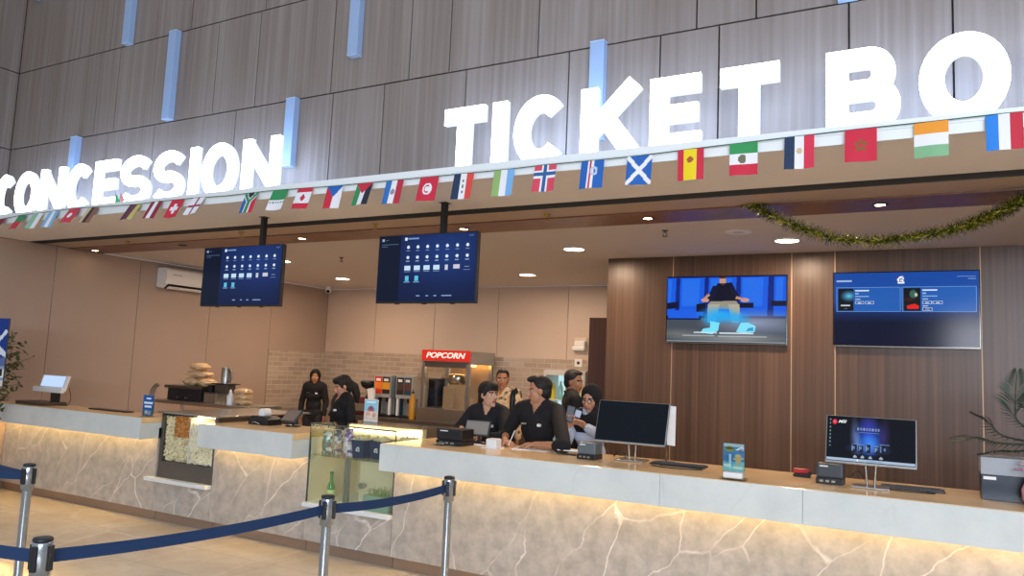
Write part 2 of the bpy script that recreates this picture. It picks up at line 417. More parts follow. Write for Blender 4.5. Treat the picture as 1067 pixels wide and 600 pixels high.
# ------------------------------------------------------------------ counters
LEDM = glow('warm_led', '#ffcf80', 52.)
def counter(x0, x1, back, label, left_cut=0., joints=()):
    t = thing('service_counter', label, 'counter', ((x0 + x1) / 2, 5.3, 0))
    b = MB(); cuts = [x0] + list(joints) + [x1]
    for a, c in zip(cuts[:-1], cuts[1:]): b.box(a + .0005, c - .0005, 5.075, back, .985, 1.04, M_TOP, .002)
    b.build('countertop', t)
    b = MB()
    for a, c in zip(cuts[:-1], cuts[1:]): b.box(a + .001, c - .001, 5.06, 5.074, .825, 1.037, M_APRON, .002)
    for c in joints: b.box(c - .012, c + .012, 5.0742, 5.0755, .825, 1.03, M_APRON)
    b.box(x1 - .014, x1, 5.076, back, .825, .984, M_APRON).box(x0, x0 + .014, 5.076, back, .825, .984, M_APRON)
    b.build('apron', t)
    MB().box(x0 + .016, x1 - .016, 5.076, 5.27, .93, .985, M_WHITE).build('underside_board', t)
    MB().box(x0 + .02, x1 - .02, 5.235, 5.262, .914, .929, LEDM).build('led_strip', t, label='warm glowing light strip')
    MB().box(x0, x1, 5.28, 5.34, .1, .93, M_STONE).build('stone_front', t)
    b = MB(); kc = np.linspace(x0, x1, max(2, int((x1 - x0) / 1.25) + 1))
    for a, c in zip(kc[:-1], kc[1:]): b.box(a + .002, c - .002, 5.325, 5.36, 0, .1, M_KICK)
    b.build('kick_plate', t)
    if back < 5.6: MB().box(x0, x1, 5.42, 5.5, 0, .98, M_TAN).build('back_panel', t)
    else: MB().box(x0 + .02, x1 - .02, back - .1, back - .06, 0, .98, M_TAN).build('back_panel', t)
    return t
counter(-9.78, -6.985, 5.5, 'long pale marble service counter at the concession end, beside the popcorn display case')
counter(-6.14, -4.925, 5.75, 'short pale marble counter between the popcorn case and the glass cabinet')
counter(-3.955, 3.1, 5.88, 'long ticket counter with pale marble apron and veined grey stone front', joints=(-1.6, -.7, 1.4))

# popcorn display case (in the gap between the first two counters)
x0, x1 = -6.98, -6.145
t = thing('popcorn_display_case', 'steel and glass case full of popcorn set between two counters', 'display case', ((x0 + x1) / 2, 5.6, 0))
b = MB().box(x0, x1, 5.28, 5.34, .1, .40, M_STONE); b.build('stone_plinth', t)
MB().box(x0, x1, 5.325, 5.36, 0, .1, M_KICK).build('kick_plate', t)
MB().box(x0 - .1, x1 - .02, 5.22, 5.279, .4, .435, M_WHITE, .002).box(x0 + .001, x1 - .02, 5.279, 5.30, .4, .434, M_WHITE).build('sill', t)
b = MB().box(x0, x0 + .045, 5.3, 6.0, .435, 1.085, M_STEELD).box(x1 - .045, x1, 5.3, 6.0, .435, 1.085, M_STEELD).box(x0 + .045, x1 - .045, 5.96, 6., .435, 1.085, M_STEELD)
b.box(x0 + .045, x1 - .045, 5.3, 5.96, .435, .60, M_STEELD).build('steel_body', t)
MB().box(x0 - .03, x1 + .03, 5.27, 6.55, 1.085, 1.1, M_STEEL, .003).build('steel_deck', t)
MB().box(x0 + .046, x1 - .046, 5.302, 5.308, .6, 1.083, M_GLASS).build('glass_front', t)
MB().box(-6.57, -6.558, 5.32, 5.95, .6, 1.06, M_WPLAS).build('divider', t)
MB().box(x0 + .42, x1 - .06, 5.4, 5.45, 1.065, 1.08, glow('case_lamp', '#ffdc9c', 20.)).build('case_lamp', t)
MB().box(x0 + .1, x1 - .1, 6.0, 6.5, 0, 1.08, M_STEELD).build('cabinet_base', t)
def kernels(name, label, xa, xb, ya, yb, za, zb, n, cols, cat='popcorn', top=None):
    ms = [mat('popcorn_' + c.strip('#'), c, .7, vary=.15, scale=60) for c in cols]
    b = MB(); bm0 = bmesh.new(); bmesh.ops.create_icosphere(bm0, subdivisions=1, radius=1)
    base = [v.co.copy() for v in bm0.verts]; fs = [[v.index for v in f.verts] for f in bm0.faces]; bm0.free()
    for i in range(n):
        x = random.uniform(xa, xb); z = random.uniform(za, zb); y = ya + random.random() ** 2 * (yb - ya)
        if top and z > top(x): continue
        r = random.uniform(.010, .016); m = random.choice(ms)
        R = Matrix.Rotation(random.random() * 6, 3, 'X') @ Matrix.Rotation(random.random() * 6, 3, 'Z')
        vs = [R @ Vector(v * r * random.uniform(.75, 1.25)) + Vector((x, y, z)) for v in base]
        b.add(vs, fs, m, True)
    b.box(xa - .01, xb + .01, yb, yb + .25, za - .012, zb - .05, ms[0])
    return tag(b.build(name, None, ((xa + xb) / 2, ya, za)), label, cat, kind='stuff')
kernels('popcorn_heap', 'pale popcorn topped with caramel popcorn behind the case glass, beside the steel post', -6.925, -6.585, 5.325, 5.37, .612, 1.05, 1500, ['#f0e6c4', '#e6d6a8', '#f6eed6', '#c9b98a'])
kernels('popcorn_heap', 'pale popcorn filling the half of the case nearest the short counter', -6.545, -6.2, 5.325, 5.37, .612, 1.0, 1400, ['#f3ecd0', '#ece2bc', '#f8f3e2'])
kernels('caramel_popcorn', 'amber caramel popcorn lying on top of the pale popcorn in the case', -6.78, -6.585, 5.312, 5.325, .86, 1.06, 330, ['#b8742c', '#a5631f', '#c98a3c'], top=lambda x: 2)

# glass snack cabinet (in the gap between the short and the ticket counter)
x0, x1 = -4.92, -3.96
t = thing('glass_display_cabinet', 'lit glass cabinet holding snack bags and popcorn buckets between two counters', 'display cabinet', ((x0 + x1) / 2, 5.6, 0))
MB().box(x0, x1, 5.28, 5.34, .1, .40, M_STONE).build('stone_plinth', t)
MB().box(x0, x1, 5.325, 5.36, 0, .1, M_KICK).build('kick_plate', t)
MB().box(x0 - .0, x1 + .0, 5.23, 5.95, .4, .435, M_WHITE, .003).build('sill', t)
MCAB = mat('cabinet_cream_board', '#e5d8b8', .5, vary=.03)
b = MB().box(x0, x0 + .015, 5.3, 5.95, .435, 1.0, MCAB).box(x1 - .015, x1, 5.3, 5.95, .435, 1.0, MCAB).box(x0 + .015, x1 - .015, 5.94, 5.955, .435, 1.0, MCAB); b.build('inner_board', t)
MB().box(x0, x1, 5.282, 5.288, .436, 1.12, M_GREENGL).build('glass_pane', t); MB().box(x0, x0 + .006, 5.29, 5.94, 1.0, 1.12, M_GREENGL).build('glass_pane', t); MB().box(x1 - .006, x1, 5.29, 5.94, 1.0, 1.12, M_GREENGL).build('glass_pane', t)
MB().box(x0, x1, 5.282, 6.0, 1.121, 1.128, M_GREENGL).build('glass_top', t)
for a in (x0, x1 - .006):
    MB().box(a, a + .008, 5.276, 5.282, .435, 1.128, M_STEELD).build('edge_bar', t); MB().box(a, a + .008, 5.99, 5.998, 1.0, 1.128, M_BLACK).build('edge_bar', t)
for y in (5.275, 5.995): MB().box(x0, x1, y, y + .008, 1.118, 1.13, M_STEELD).build('edge_bar', t)
MB().box(x0 + .015, x1 - .02, 5.295, 5.93, .843, .853, M_GREENGL).build('shelf', t)
MB().box(-4.51, -4.49, 5.29, 5.31, .436, .84, M_STEEL).build('post', t); MB().box(-4.47, -4.45, 5.29, 5.31, .436, .84, M_STEEL).build('post', t)
dr = MB().box(-4.44, x1 - .02, 5.42, 5.44, .437, .838, MCAB).build('door', t)
MB().cyl((-4.37, 5.42, .62), (-4.37, 5.36, .62), .018, M_STEEL).cyl((-4.37, 5.385, .62), (-4.37, 5.355, .62), .026, M_STEEL).build('lock_knob', dr)
MB().box(x0 + .05, x1 - .04, 5.72, 5.78, 1.0, 1.112, MCAB).build('lamp_back', t)
MB().box(x0 + .1, x1 - .05, 5.69, 5.715, 1.04, 1.105, glow('cabinet_lamp', '#ffe6b0', 6.)).build('lamp_tube', t)
# ------------------------------------------------------------------ illuminated letters
M_LET = glow('letter_light', '#eaf3ff', 10.)
M_LETSIDE = glow('letter_side_light', '#d4e4ff', 1.5); M_LETBACK = glow('letter_halo_light', '#b8d4ff', 11.)
def ribbon(pts, w):
    """outline of a poly-line of width w with mitred joints"""
    P = [Vector((p[0], p[1])) for p in pts]; Lf = []; Rt = []
    for i, p in enumerate(P):
        d0 = (P[i] - P[i - 1]).normalized() if i else (P[1] - P[0]).normalized()
        d1 = (P[i + 1] - P[i]).normalized() if i < len(P) - 1 else d0
        n0 = Vector((-d0.y, d0.x)); n1 = Vector((-d1.y, d1.x)); n = (n0 + n1).normalized()
        k = w / 2 / max(.4, n.dot(n0)); Lf.append(p + n * k); Rt.append(p - n * k)
    return Lf, Rt
def arc(cx, cy, rx, ry, a0, a1, n=26):
    return [(cx + rx * math.cos(math.radians(a0 + (a1 - a0) * i / n)), cy + ry * math.sin(math.radians(a0 + (a1 - a0) * i / n))) for i in range(n + 1)]
def strokes(ch, W, w):
    h = w / 2
    if ch == 'I': return [[(W / 2, 0), (W / 2, 1)]]
    if ch == 'T': return [[(W / 2, 0), (W / 2, 1 - w * .5)], [(0, 1 - h), (W, 1 - h)]]
    if ch == 'E': return [[(h, 0), (h, 1)], [(h, h), (W, h)], [(h, .5), (W * .94, .5)], [(h, 1 - h), (W * .98, 1 - h)]]
    if ch == 'N': return [[(h, 0), (h, 1)], [(W - h, 0), (W - h, 1)], [(h * .9, 1 - h * .7), (W - h * .9, h * .7)]]
    if ch == 'K': return [[(h, 0), (h, 1)], [(h, .36), (W - h * 1.1, 1)], [(W * .40, .55), (W - h * 1.1, 0)]]
    if ch == 'X': return [[(h * 1.1, 0), (W - h * 1.1, 1)], [(h * 1.1, 1), (W - h * 1.1, 0)]]
    if ch == 'O': return [arc(W / 2, .5, W / 2 - h, .5 - h + .012, 0, 360, 44)]
    if ch == 'C': return [arc(W / 2, .5, W / 2 - h, .5 - h + .012, 42, 318, 36)]
    if ch == 'S':
        r = (.5 - h) / 2 + .008
        return [arc(W / 2, 1 - h - r + .008, W / 2 - h, r, 25, 270, 22)[:-1] + arc(W / 2, h + r - .008, W / 2 - h, r, 90, -155, 22)]
    if ch == 'B': 
        r = (1 - w) / 4
        return [[(h, 0), (h, 1)], [(h, h), (W * .55, h)] + arc(W * .62, h + r, W * .38 - h, r, -90, 90, 14) + [(h, .5)], [(h, .5), (W * .5, .5)] + arc(W * .58, 1 - h - r, W * .36 - h, r, -90, 90, 14) + [(h, 1 - h)]]
def letter(ch, x, W, Hh, w, z0, y0, y1, parent):
    b = MB(); wn = w / Hh
    for pts in strokes(ch, W / Hh, wn):
        Lf, Rt = ribbon(pts, wn); n = len(pts)
        q = [Vector((x + p.x * Hh, 0, z0 + p.y * Hh)) for p in Lf + Rt]
        fr = [v + Vector((0, y0, 0)) for v in q]; bk = [v + Vector((0, y1, 0)) for v in q]
        b.add(fr, [[i, i + 1, n + i + 1, n + i] for i in range(n - 1)], M_LET)
        b.add(bk, [[i + 1, i, n + i, n + i + 1] for i in range(n - 1)], M_LETBACK)
        al = fr + bk; m = 2 * n
        f = [[i, m + i, m + i + 1, i + 1] for i in range(n - 1)] + [[n + i + 1, m + n + i + 1, m + n + i, n + i] for i in range(n - 1)]
        if (Vector(pts[0]) - Vector(pts[-1])).length > .01: f += [[0, n, m + n, m], [n - 1, m + n - 1, m + 2 * n - 1, 2 * n - 1]]
        b.add(al, f, M_LETSIDE)
    return b.build('letter', parent)
ZL, HL = 3.1, .497
t = thing('illuminated_sign', 'glowing white ticket box lettering standing on the white ledge', 'sign', (-1.4, 4.62, ZL))
for ch, a, c in (('T', -3.17, -2.82), ('I', -2.752, -2.635), ('C', -2.575, -2.155), ('K', -2.06, -1.61), ('E', -1.575, -1.24), ('T', -1.125, -.775), ('B', -.515, -.13), ('O', -.04, .385), ('X', .45, .86)):
    letter(ch, a, c - a, HL, .122 if ch != 'S' else .12, ZL, 4.60, 4.64, t)
t = thing('illuminated_sign', 'glowing white concession lettering standing on the white ledge', 'sign', (-7, 4.62, ZL))
edges = (('C', -9.22, -8.88), ('O', -8.84, -8.41), ('N', -8.37, -7.93), ('C', -7.89, -7.47), ('E', -7.42, -7.05), ('S', -7.0, -6.55), ('S', -6.5, -6.07), ('I', -6.0, -5.865), ('O', -5.82, -5.37), ('N', -5.30, -4.855))
for ch, a, c in edges: letter(ch, a, c - a, HL, .112 if ch != 'S' else .104, ZL, 4.60, 4.64, t)

# white light bars on the facade
MBAR = mat('acrylic_bar', '#93abcd', .4, vary=.02); MBARE = mat('acrylic_bar_end', '#b4cae6', .4, vary=.02)
for x, z0, z1, lab in ((-7.66, 5.03, 5.98, 'white light bar ending at the upper joint, between wall corner and the long bar'),
                       (-6.87, 4.085, 5.035, 'long white light bar between the two joints above the word concession'),
                       (-5.115, 3.43, 4.072, 'short white light bar beside the last letter of concession'),
                       (-8.42, 3.43, 4.072, 'white light bar half hidden behind the middle letters of concession'),
                       (-4.42, 4.36, 5.32, 'white light bar hanging between the two words high on the facade'),
                       (-2.10, 3.36, 4.09, 'white light bar behind the letter K'),
                       (-.43, 4.075, 5.0, 'white light bar above the letter B, its lower end just in the photo'),
                       (-9.5, onY(30, 3, 4.97).z, 6.2, 'white light bar at the wall corner, only its lower end in the photo')):
    t = thing('wall_light_bar', lab, 'wall light', (x, YF, z0), 'white light bars on the facade')
    MB().box(x - .055, x + .055, YF - .07, YF - .001, z0 + .006, z1 - .006, MBAR, .004).build('bar', t)
    MB().box(x - .056, x + .056, YF - .071, YF - .001, z0, z0 + .006, MBARE).build('end_cap', t); MB().box(x - .056, x + .056, YF - .071, YF - .001, z1 - .006, z1, MBARE).build('end_cap', t)

# ------------------------------------------------------------------ flag bunting
def fm(c): return mat('flag_' + c.strip('#'), c, .75, vary=.03, scale=80)
R_, W_, B_, G_, Y_, K_ = '#c8243c', '#e8e6e6', '#1d5fae', '#2c8a4f', '#ecd016', '#1f2430'
NV, MR = '#1c3150', '#8c2338'
def st(*cs): return lambda u, v: cs[min(len(cs) - 1, int(u * len(cs)))]
def bands(*cs): return lambda u, v: cs[min(len(cs) - 1, int((1 - v) * len(cs)))]
def disc(f, c, r=.13, cu=.5, cv=.5, asp=1.): return lambda u, v: c if (u - cu) ** 2 + ((v - cv) * asp) ** 2 < r * r else f(u, v)
def cross(bg, c, w, inner=None, wi=0, cu=.5, cv=.5):
    def f(u, v):
        d = min(abs(u - cu), abs(v - cv)); return inner if inner and d < wi else c if d < w else bg
    return f
def saltire(u, v): return W_ if min(abs(u - v), abs(u + v - 1)) < .11 else B_
def czech(u, v): return B_ if v > .5 + abs(u - .5) else R_ if u < .5 else W_
def jordan(u, v): return R_ if v > .5 + abs(u - .5) and v > .52 else G_ if u < .34 else W_ if u < .67 else K_
def safrica(u, v):
    d = abs(u - .5) if v < .55 else abs(abs(u - .5) - (v - .55) * 1.1)
    if d < .12: return G_
    if d < .19: return W_
    if v > .55 and abs(u - .5) < (v - .55) * 1.1: return K_
    return B_ if u < .5 else R_
def canada(u, v): return R_ if v < .26 or v > .80 else R_ if abs(u - .5) + abs(v - .53) * .9 < .17 else W_
def swiss(u, v): return W_ if (abs(u - .5) < .1 and abs(v - .5) < .28) or (abs(v - .5) < .09 and abs(u - .5) < .3) else R_
def tunisia(u, v):
    d = (u - .5) ** 2 + (v - .5) ** 2
    return (R_ if .012 < d < .03 and u < .58 else W_) if d < .058 else R_
def morocco(u, v):
    a = math.atan2(v - .5, u - .5); r = math.hypot(u - .5, v - .5)
    return '#7c5a2a' if .07 < r < .11 + .1 * (math.cos(5 * (a - PI / 2)) * .5 + .5) else R_
def iraqish(u, v): return ('#2f6f52' if abs(u - .5) < .05 and int(v * 9) % 2 == 0 and .15 < v < .85 else W_) if .33 < u < .67 else NV if u < .33 else '#d9483f'
def saudi(u, v): return (G_ if v > .5 else '#7f8f88' if .33 < v < .43 and int(u * 12) % 2 else W_)
def capev(u, v):
    r = math.hypot(u - .58, v - .62); 
    if .08 < r < .17: return '#b9c6da'
    return W_ if .32 < u < .40 or .48 < u < .56 else R_ if .40 <= u <= .48 else B_
def mexico(u, v): return '#6e6a50' if math.hypot(u - .45, v - .5) < .14 else '#2f9150' if v > .67 else W_ if v > .33 else R_
def spain(u, v): return '#a5552a' if math.hypot(u - .48, (v - .66) * 1.2) < .12 else R_ if u < .24 or u > .74 else Y_
FL = [(3, 228, MR, st(MR, MR), 'dark maroon hanging flag at the far end of the bunting'),
 (24, 224, 0, bands(G_, R_), 'green over red hanging flag under the letters of concession'),
 (41, 222, 0, st('#8fb79a', W_), 'pale green and white hanging flag'),
 (57, 220, 0, st('#7db3dd', W_, '#7db3dd'), 'light blue and white striped hanging flag'),
 (79, 217, 0, disc(st('#c2394a', '#c2394a'), W_, .17), 'red flag with a pale round mark under the second C'),
 (98, 216, 0, st('#c9b58e', '#3a2f2c', '#8c5a4c'), 'tan black and brown striped hanging flag'),
 (142, 213, 0, st('#4d2440', '#6b2640', '#b9b25e'), 'dark purple and yellow green striped flag'),
 (164, 210, 0, st(MR, W_, MR), 'dark red white dark red striped flag'),
 (186, 208, 0, swiss, 'red flag with a white cross'),
 (208, 206, 0, cross(W_, '#9c3a50', .07), 'white flag with a thin red cross'),
 (263, 201, 0, safrica, 'flag of blue red green and white with a branching band'),
 (293, 198, 0, saudi, 'green over white flag with small dark marks'),
 (319, 196, 0, canada, 'white flag with red ends and a red leaf'),
 (350, 194, 0, czech, 'flag split red and white with a blue triangle at its top'),
 (381, 191, 0, jordan, 'green white and black striped flag with a red triangle at its top'),
 (412, 188, 0, disc(st('#2b6fb5', W_, '#b5283a'), '#8a8a95', .12), 'blue white and red striped flag with a small grey crest, tilted'),
 (448, 184.5, 0, tunisia, 'red flag with a white disc and crescent'),
 (484, 181, 0, iraqish, 'navy white and orange red striped flag with green script'),
 (526, 177, 0, st('#8db066', W_, '#79aedd'), 'green white and light blue striped flag'),
 (569, 172, 0, cross('#d0455a', W_, .15, '#2c5a94', .075, .5, .66), 'red flag with a blue cross edged in white'),
 (618, 167.5, 0, capev, 'blue flag with thin white and red stripes and a ring emblem'),
 (667, 162.5, 0, saltire, 'blue flag with a white diagonal cross'),
 (720, 155.5, 0, spain, 'red and yellow striped flag with a small crest'),
 (775, 149, 0, mexico, 'green white and red flag in level bands with a dark crest'),
 (833, 142, 0, disc(st(NV, W_, '#d2304a'), '#c9b48a', .1, .5, .55), 'navy white and red striped flag with a gold crest'),
 (897, 134.5, 0, morocco, 'plain red flag with a small brown star'),
 (970, 127, 0, bands('#e8962c', W_, '#7fb083'), 'orange white and green flag in level bands'),
 (1046, 118.5, 0, st('#2a7fd6', W_, '#c22b3c'), 'bright blue white and red striped flag nearest the end of the bunting')]
YS = 4.415
string_pts = [onY(-12, 231, YS)]
for i, (px, py, _, fn, lab) in enumerate(FL):
    p = onY(px, py, YS); string_pts.append(p + Vector((0, 0, .002)))
    if i == 9 or i == 10: string_pts.append(onY(235 if i == 9 else 278, 204 if i == 9 else 199, YS))
    tilt = 27 if px < 215 else 22 if px < 330 else 18 if px < 470 else 13 if px < 590 else 8 if px < 700 else 4
    tilt += random.uniform(-5, 5); w, h = .158, .19
    yaw = math.radians(random.uniform(-8, 8)); ca, sa = math.cos(math.radians(tilt)), math.sin(math.radians(tilt))
    nx, ny = 26, 30; vs = []; fs = []; cols = []
    ph = random.random() * 6
    for j in range(ny + 1):
        for k in range(nx + 1):
            u, s = k / nx, j / ny
            wave = .006 * math.sin(u * 5 + ph) * s
            x = (u - .5) * w * math.cos(yaw); y = -s * h * sa + wave * ca + (u - .5) * w * math.sin(yaw) * .6; z = -s * h * ca - wave * sa
            vs.append(p + Vector((x, y - .003, z)))
    b = MB()
    faces = {}
    for j in range(ny):
        for k in range(nx):
            faces.setdefault(fn((k + .5) / nx, 1 - (j + .5) / ny), []).append([j * (nx + 1) + k, j * (nx + 1) + k + 1, (j + 1) * (nx + 1) + k + 1, (j + 1) * (nx + 1) + k])
    k0 = len(b.v); b.v += [tuple(v) for v in vs]
    for c, ff in faces.items():
        mi = b.mi(fm(c))
        for q in ff: b.f.append(q); b.m.append(mi); b.sm.append(True)
    o = b.build('bunting_flag', None, p); tag(o, lab, 'flag', 'flags on the bunting string')
string_pts.append(onY(1085, 114.5, YS))
tag(MB().tube(string_pts, .003, mat('dark_green_string', '#23543e', .8), 6).build('bunting_string', None, string_pts[0]), 'thin dark green string carrying the flags along the white ledge', 'string')
# a loose pair of little flags flipped up against the letter E
q = onY(120, 212, 4.5)
b = MB(); b.add([q, q + Vector((.09, 0, .0)), q + Vector((.02, -.02, .1))], [[0, 1, 2]], fm('#2fa866')); b.add([q + Vector((.06, 0, .0)), q + Vector((.15, 0, .02)), q + Vector((.1, -.02, .1))], [[0, 1, 2]], fm('#d58a96'))
tag(b.build('bunting_flag', None, q), 'green and pink flag flipped up against the letter E of concession', 'flag', 'flags on the bunting string')

# ------------------------------------------------------------------ ceiling fixtures
M_DISC = glow('downlight_glow', '#ffe9c4', 22.)
M_SPOT = glow('spot_glow', '#ffdfae', 30.)
LAMPS = []
def downlight(x, y, label, r=.105):
    t = thing('ceiling_downlight', label, 'ceiling light', (x, y, ZC), 'round ceiling downlights')
    MB().lathe((x, y, ZC), [(r + .02, 0), (r + .02, -.006), (r + .004, -.012), (r, -.008)], M_WPLAS, 32).build('trim_ring', t)
    MB().lathe((x, y, ZC), [(r, -.001), (r, -.009), (.001, -.0095)], M_DISC, 32).build('diffuser', t)
    LAMPS.append((x, y, ZC - .03, r))
downlight(-3.354, 7.43, 'round lit downlight over the staff, next to the corner of the walnut wall')
downlight(-4.92, 9.36, 'round lit downlight above the popcorn machine, near the back wall')
downlight(-8.22, 9.31, 'round lit downlight near the back corner with the security camera')
downlight(-7.66, 7.45, 'round lit downlight just past the edge of the hanging screen over the concession end')
downlight(-1.172, 7.43, 'round lit downlight in front of the walnut wall, above the blue cinema seat screen')
def spot(x, y, label, on=True):
    t = thing('recessed_spotlight', label, 'spotlight', (x, y, ZC - .012), 'small spotlights in the wooden strip')
    MB().lathe((x, y, ZC - .012), [(.055, 0), (.055, -.004), (.042, -.007), (.036, -.003)], M_BLACK if not on else mat('bronze_ring', '#4a3a30', .35, metal=.5), 24).build('trim_ring', t)
    MB().lathe((x, y, ZC - .012), [(.036, -.0015), (.036, -.004), (.001, -.009)], M_SPOT if on else M_STEELD, 24).build('lamp', t)
    if on and x > -9: LAMPS.append((x, y, ZC - .04, .03))
for x, lab, on in ((-9.55, 'lit spotlight in the wooden strip at the side wall', 1), (-7.85, 'unlit dark spotlight in the wooden strip', 0), (-5.93, 'lit spotlight in the wooden strip beside the pole of the screen over the concession end', 1),
                   (-3.87, 'lit spotlight in the wooden strip above the hanging screen nearest the ticket counter', 1), (-2.06, 'lit spotlight in the wooden strip above the edge of the walnut wall', 1), (-.31, 'lit spotlight in the wooden strip over the sagging garland', 1)):
    spot(x, 6.03, lab, on)
def sprinkler(x, y, z, label, m):
    t = thing('fire_sprinkler', label, 'sprinkler', (x, y, z), 'ceiling sprinklers')
    MB().lathe((x, y, z), [(.032, 0), (.03, -.006), (.012, -.01), (.011, -.022)], m, 16).build('collar', t)
    b = MB(); 
    for s in (-1, 1): b.tube([(x + s * .01, y, z - .02), (x + s * .02, y, z - .035), (x + s * .004, y, z - .055)], .003, m, 6)
    b.build('frame_arms', t)
    MB().lathe((x, y, z - .055), [(.001, .002), (.026, 0), (.024, -.004), (.001, -.005)], m, 14).build('deflector', t)
MBR = mat('brass', '#a88a3e', .3, metal=.9)
for x, y, lab, m in ((-6.546, 7.37, 'grey sprinkler hanging from the cream ceiling between the hanging screens', M_STEELD), (-2.108, 6.66, 'grey sprinkler on the ceiling in front of the walnut wall', M_STEELD),
                     (-2.827, 5.69, 'brass sprinkler in the tan strip below the red and blue cross flag', MBR), (-4.602, 5.62, 'brass sprinkler in the tan strip just left of the pole of the second screen', MBR),
                     (-6.375, 5.60, 'brass sprinkler in the tan strip beside the pole of the concession screen', MBR), (-8.348, 5.66, 'brass sprinkler in the tan strip near the side wall', MBR)):
    sprinkler(x, y, ZC, lab, m)
# flat round vents / speakers in the ceiling
for x, y, lab in ((-.955 - .55, 6.9, 'faint flat round speaker grille in the ceiling beside the garland'),):
    t = thing('ceiling_speaker', lab, 'speaker', (x, y, ZC)); MB().lathe((x, y, ZC), [(.11, 0), (.108, -.006), (.001, -.008)], M_CEIL, 28).build('grille', t); MB().lathe((x, y, ZC), [(.118, 0), (.118, -.005), (.111, -.007)], M_WPLAS, 28).build('ring', t)
# security camera
t = thing('security_camera', 'small white dome security camera under the ceiling at the back corner', 'camera', (-9.45, 10.35, ZC))
x, y = -9.45, 10.35
MB().lathe((x, y, ZC), [(.05, 0), (.05, -.02), (.045, -.05), (.04, -.055)], M_WPLAS, 20).build('housing', t)
MB().ell((x, y, ZC - .075), (.055, .055, .045), M_WPLAS).build('head', t)
MB().ell((x + .02, y - .03, ZC - .085), (.032, .032, .03), M_BLACKG).build('lens_dome', t)
# air conditioner on the side wall
ya, yb_, z0, z1 = 7.15, 8.05, 2.63, 2.92
t = thing('air_conditioner', 'white split air conditioner high on the tan side wall', 'air conditioner', (XL, (ya + yb_) / 2, z0))
prof = [(XL + .001, z0 + .02), (XL + .10, z0), (XL + .19, z0 + .06), (XL + .215, z0 + .13), (XL + .205, z0 + .26), (XL + .16, z1), (XL + .001, z1)]
n = len(prof); a = [Vector((x, ya, z)) for x, z in prof]; c = [Vector((x, yb_, z)) for x, z in prof]
b = MB(); b.add(a + c, [list(range(n))[::-1], list(range(n, 2 * n))] + [[i, (i + 1) % n, n + (i + 1) % n, n + i] for i in range(n)], M_WPLAS); b.build('housing', t)
b = MB(); b.add([(XL + .10, ya + .05, z0 - .001), (XL + .188, ya + .05, z0 + .056), (XL + .188, yb_ - .05, z0 + .056), (XL + .10, yb_ - .05, z0 - .001)], [[0, 1, 2, 3]], M_BLACK)
b.box(XL + .12, XL + .125, ya + .05, yb_ - .05, z0 - .012, z0 + .012, M_BLACK); b.build('air_outlet', t)
MB().box(XL + .14, XL + .20, ya + .06, yb_ - .06, z0 + .0, z0 + .012, M_WPLAS, .003, Matrix.Rotation(-.45, 3, 'Y'), (XL + .17, 0, z0 + .0)).build('louver', t)
MB().box(XL + .212, XL + .216, ya + .1, ya + .26, z0 + .19, z0 + .2, mat('grey_print', '#9aa0a6', .5)).build('badge', t)

# ------------------------------------------------------------------ screens
SCR = picmat('screen_picture', 1.0); PRINT = picmat('printed_card', 0, True)
def menu_pic(U, V):
    p = Pic(U, V, (16, 33, 78)); 
    p.put(np.clip(1 - np.hypot((U - .70) * 1.1, (V - .72) * .9) * 1.6, 0, 1), (28, 60, 128), .8)
    p.put(np.clip(1 - V * 2.2, 0, 1), (12, 24, 56), .6)
    p.rect(0, .235, 0, 1, (8, 18, 38), .9)
    p.rect(.03, .055, .925, .96, (150, 170, 200)); p.rect(.065, .1, .935, .95, (90, 110, 150)); p.rect(.03, .21, .872, .88, (90, 110, 150)); p.rect(.03, .09, .835, .845, (90, 110, 150))
    p.rect(.275, .30, .925, .97, (220, 235, 250)); p.rect(.31, .42, .935, .96, (120, 150, 200)); p.rect(.925, .97, .95, .97, (70, 90, 140))
    for r in range(4):
        for k in range(7):
            u = .315 + k * .1; v = .82 - r * .155
            if r == 3 and k > 1: continue
            if r < 2: p.ell(u, v, .014, .024, (215, 230, 248)); p.rect(u - .02, u + .02, v - .062, v - .05, (170, 195, 230), .8)
            elif r == 2:
                if k < 4: p.rect(u - .032, u + .032, v - .04, v + .025, (196, 224, 246)); p.rect(u - .03, u + .03, v - .065, v - .055, (170, 195, 230), .8)
                elif k == 4: p.rect(u - .016, u + .016, v - .045, v + .03, (200, 205, 215))
                elif k == 5: p.rect(u - .03, u + .03, v - .035, v + .025, (205, 200, 220))
                else: p.rect(u - .022, u + .022, v - .012, v - .004, (150, 160, 190)); p.rect(u - .03, u + .03, v - .055, v - .045, (140, 160, 200), .8)
            else: p.rect(u - .018, u + .018, v - .045, v + .03, (90, 190, 226)); p.rect(u - .03, u + .03, v - .068, v - .056, (140, 180, 220), .8)
    for a, c in ((.42, .46), (.52, .545), (.60, .63), (.68, .78)): p.rect(a, c, .075, .092, (150, 180, 225), .9)
    return p.c
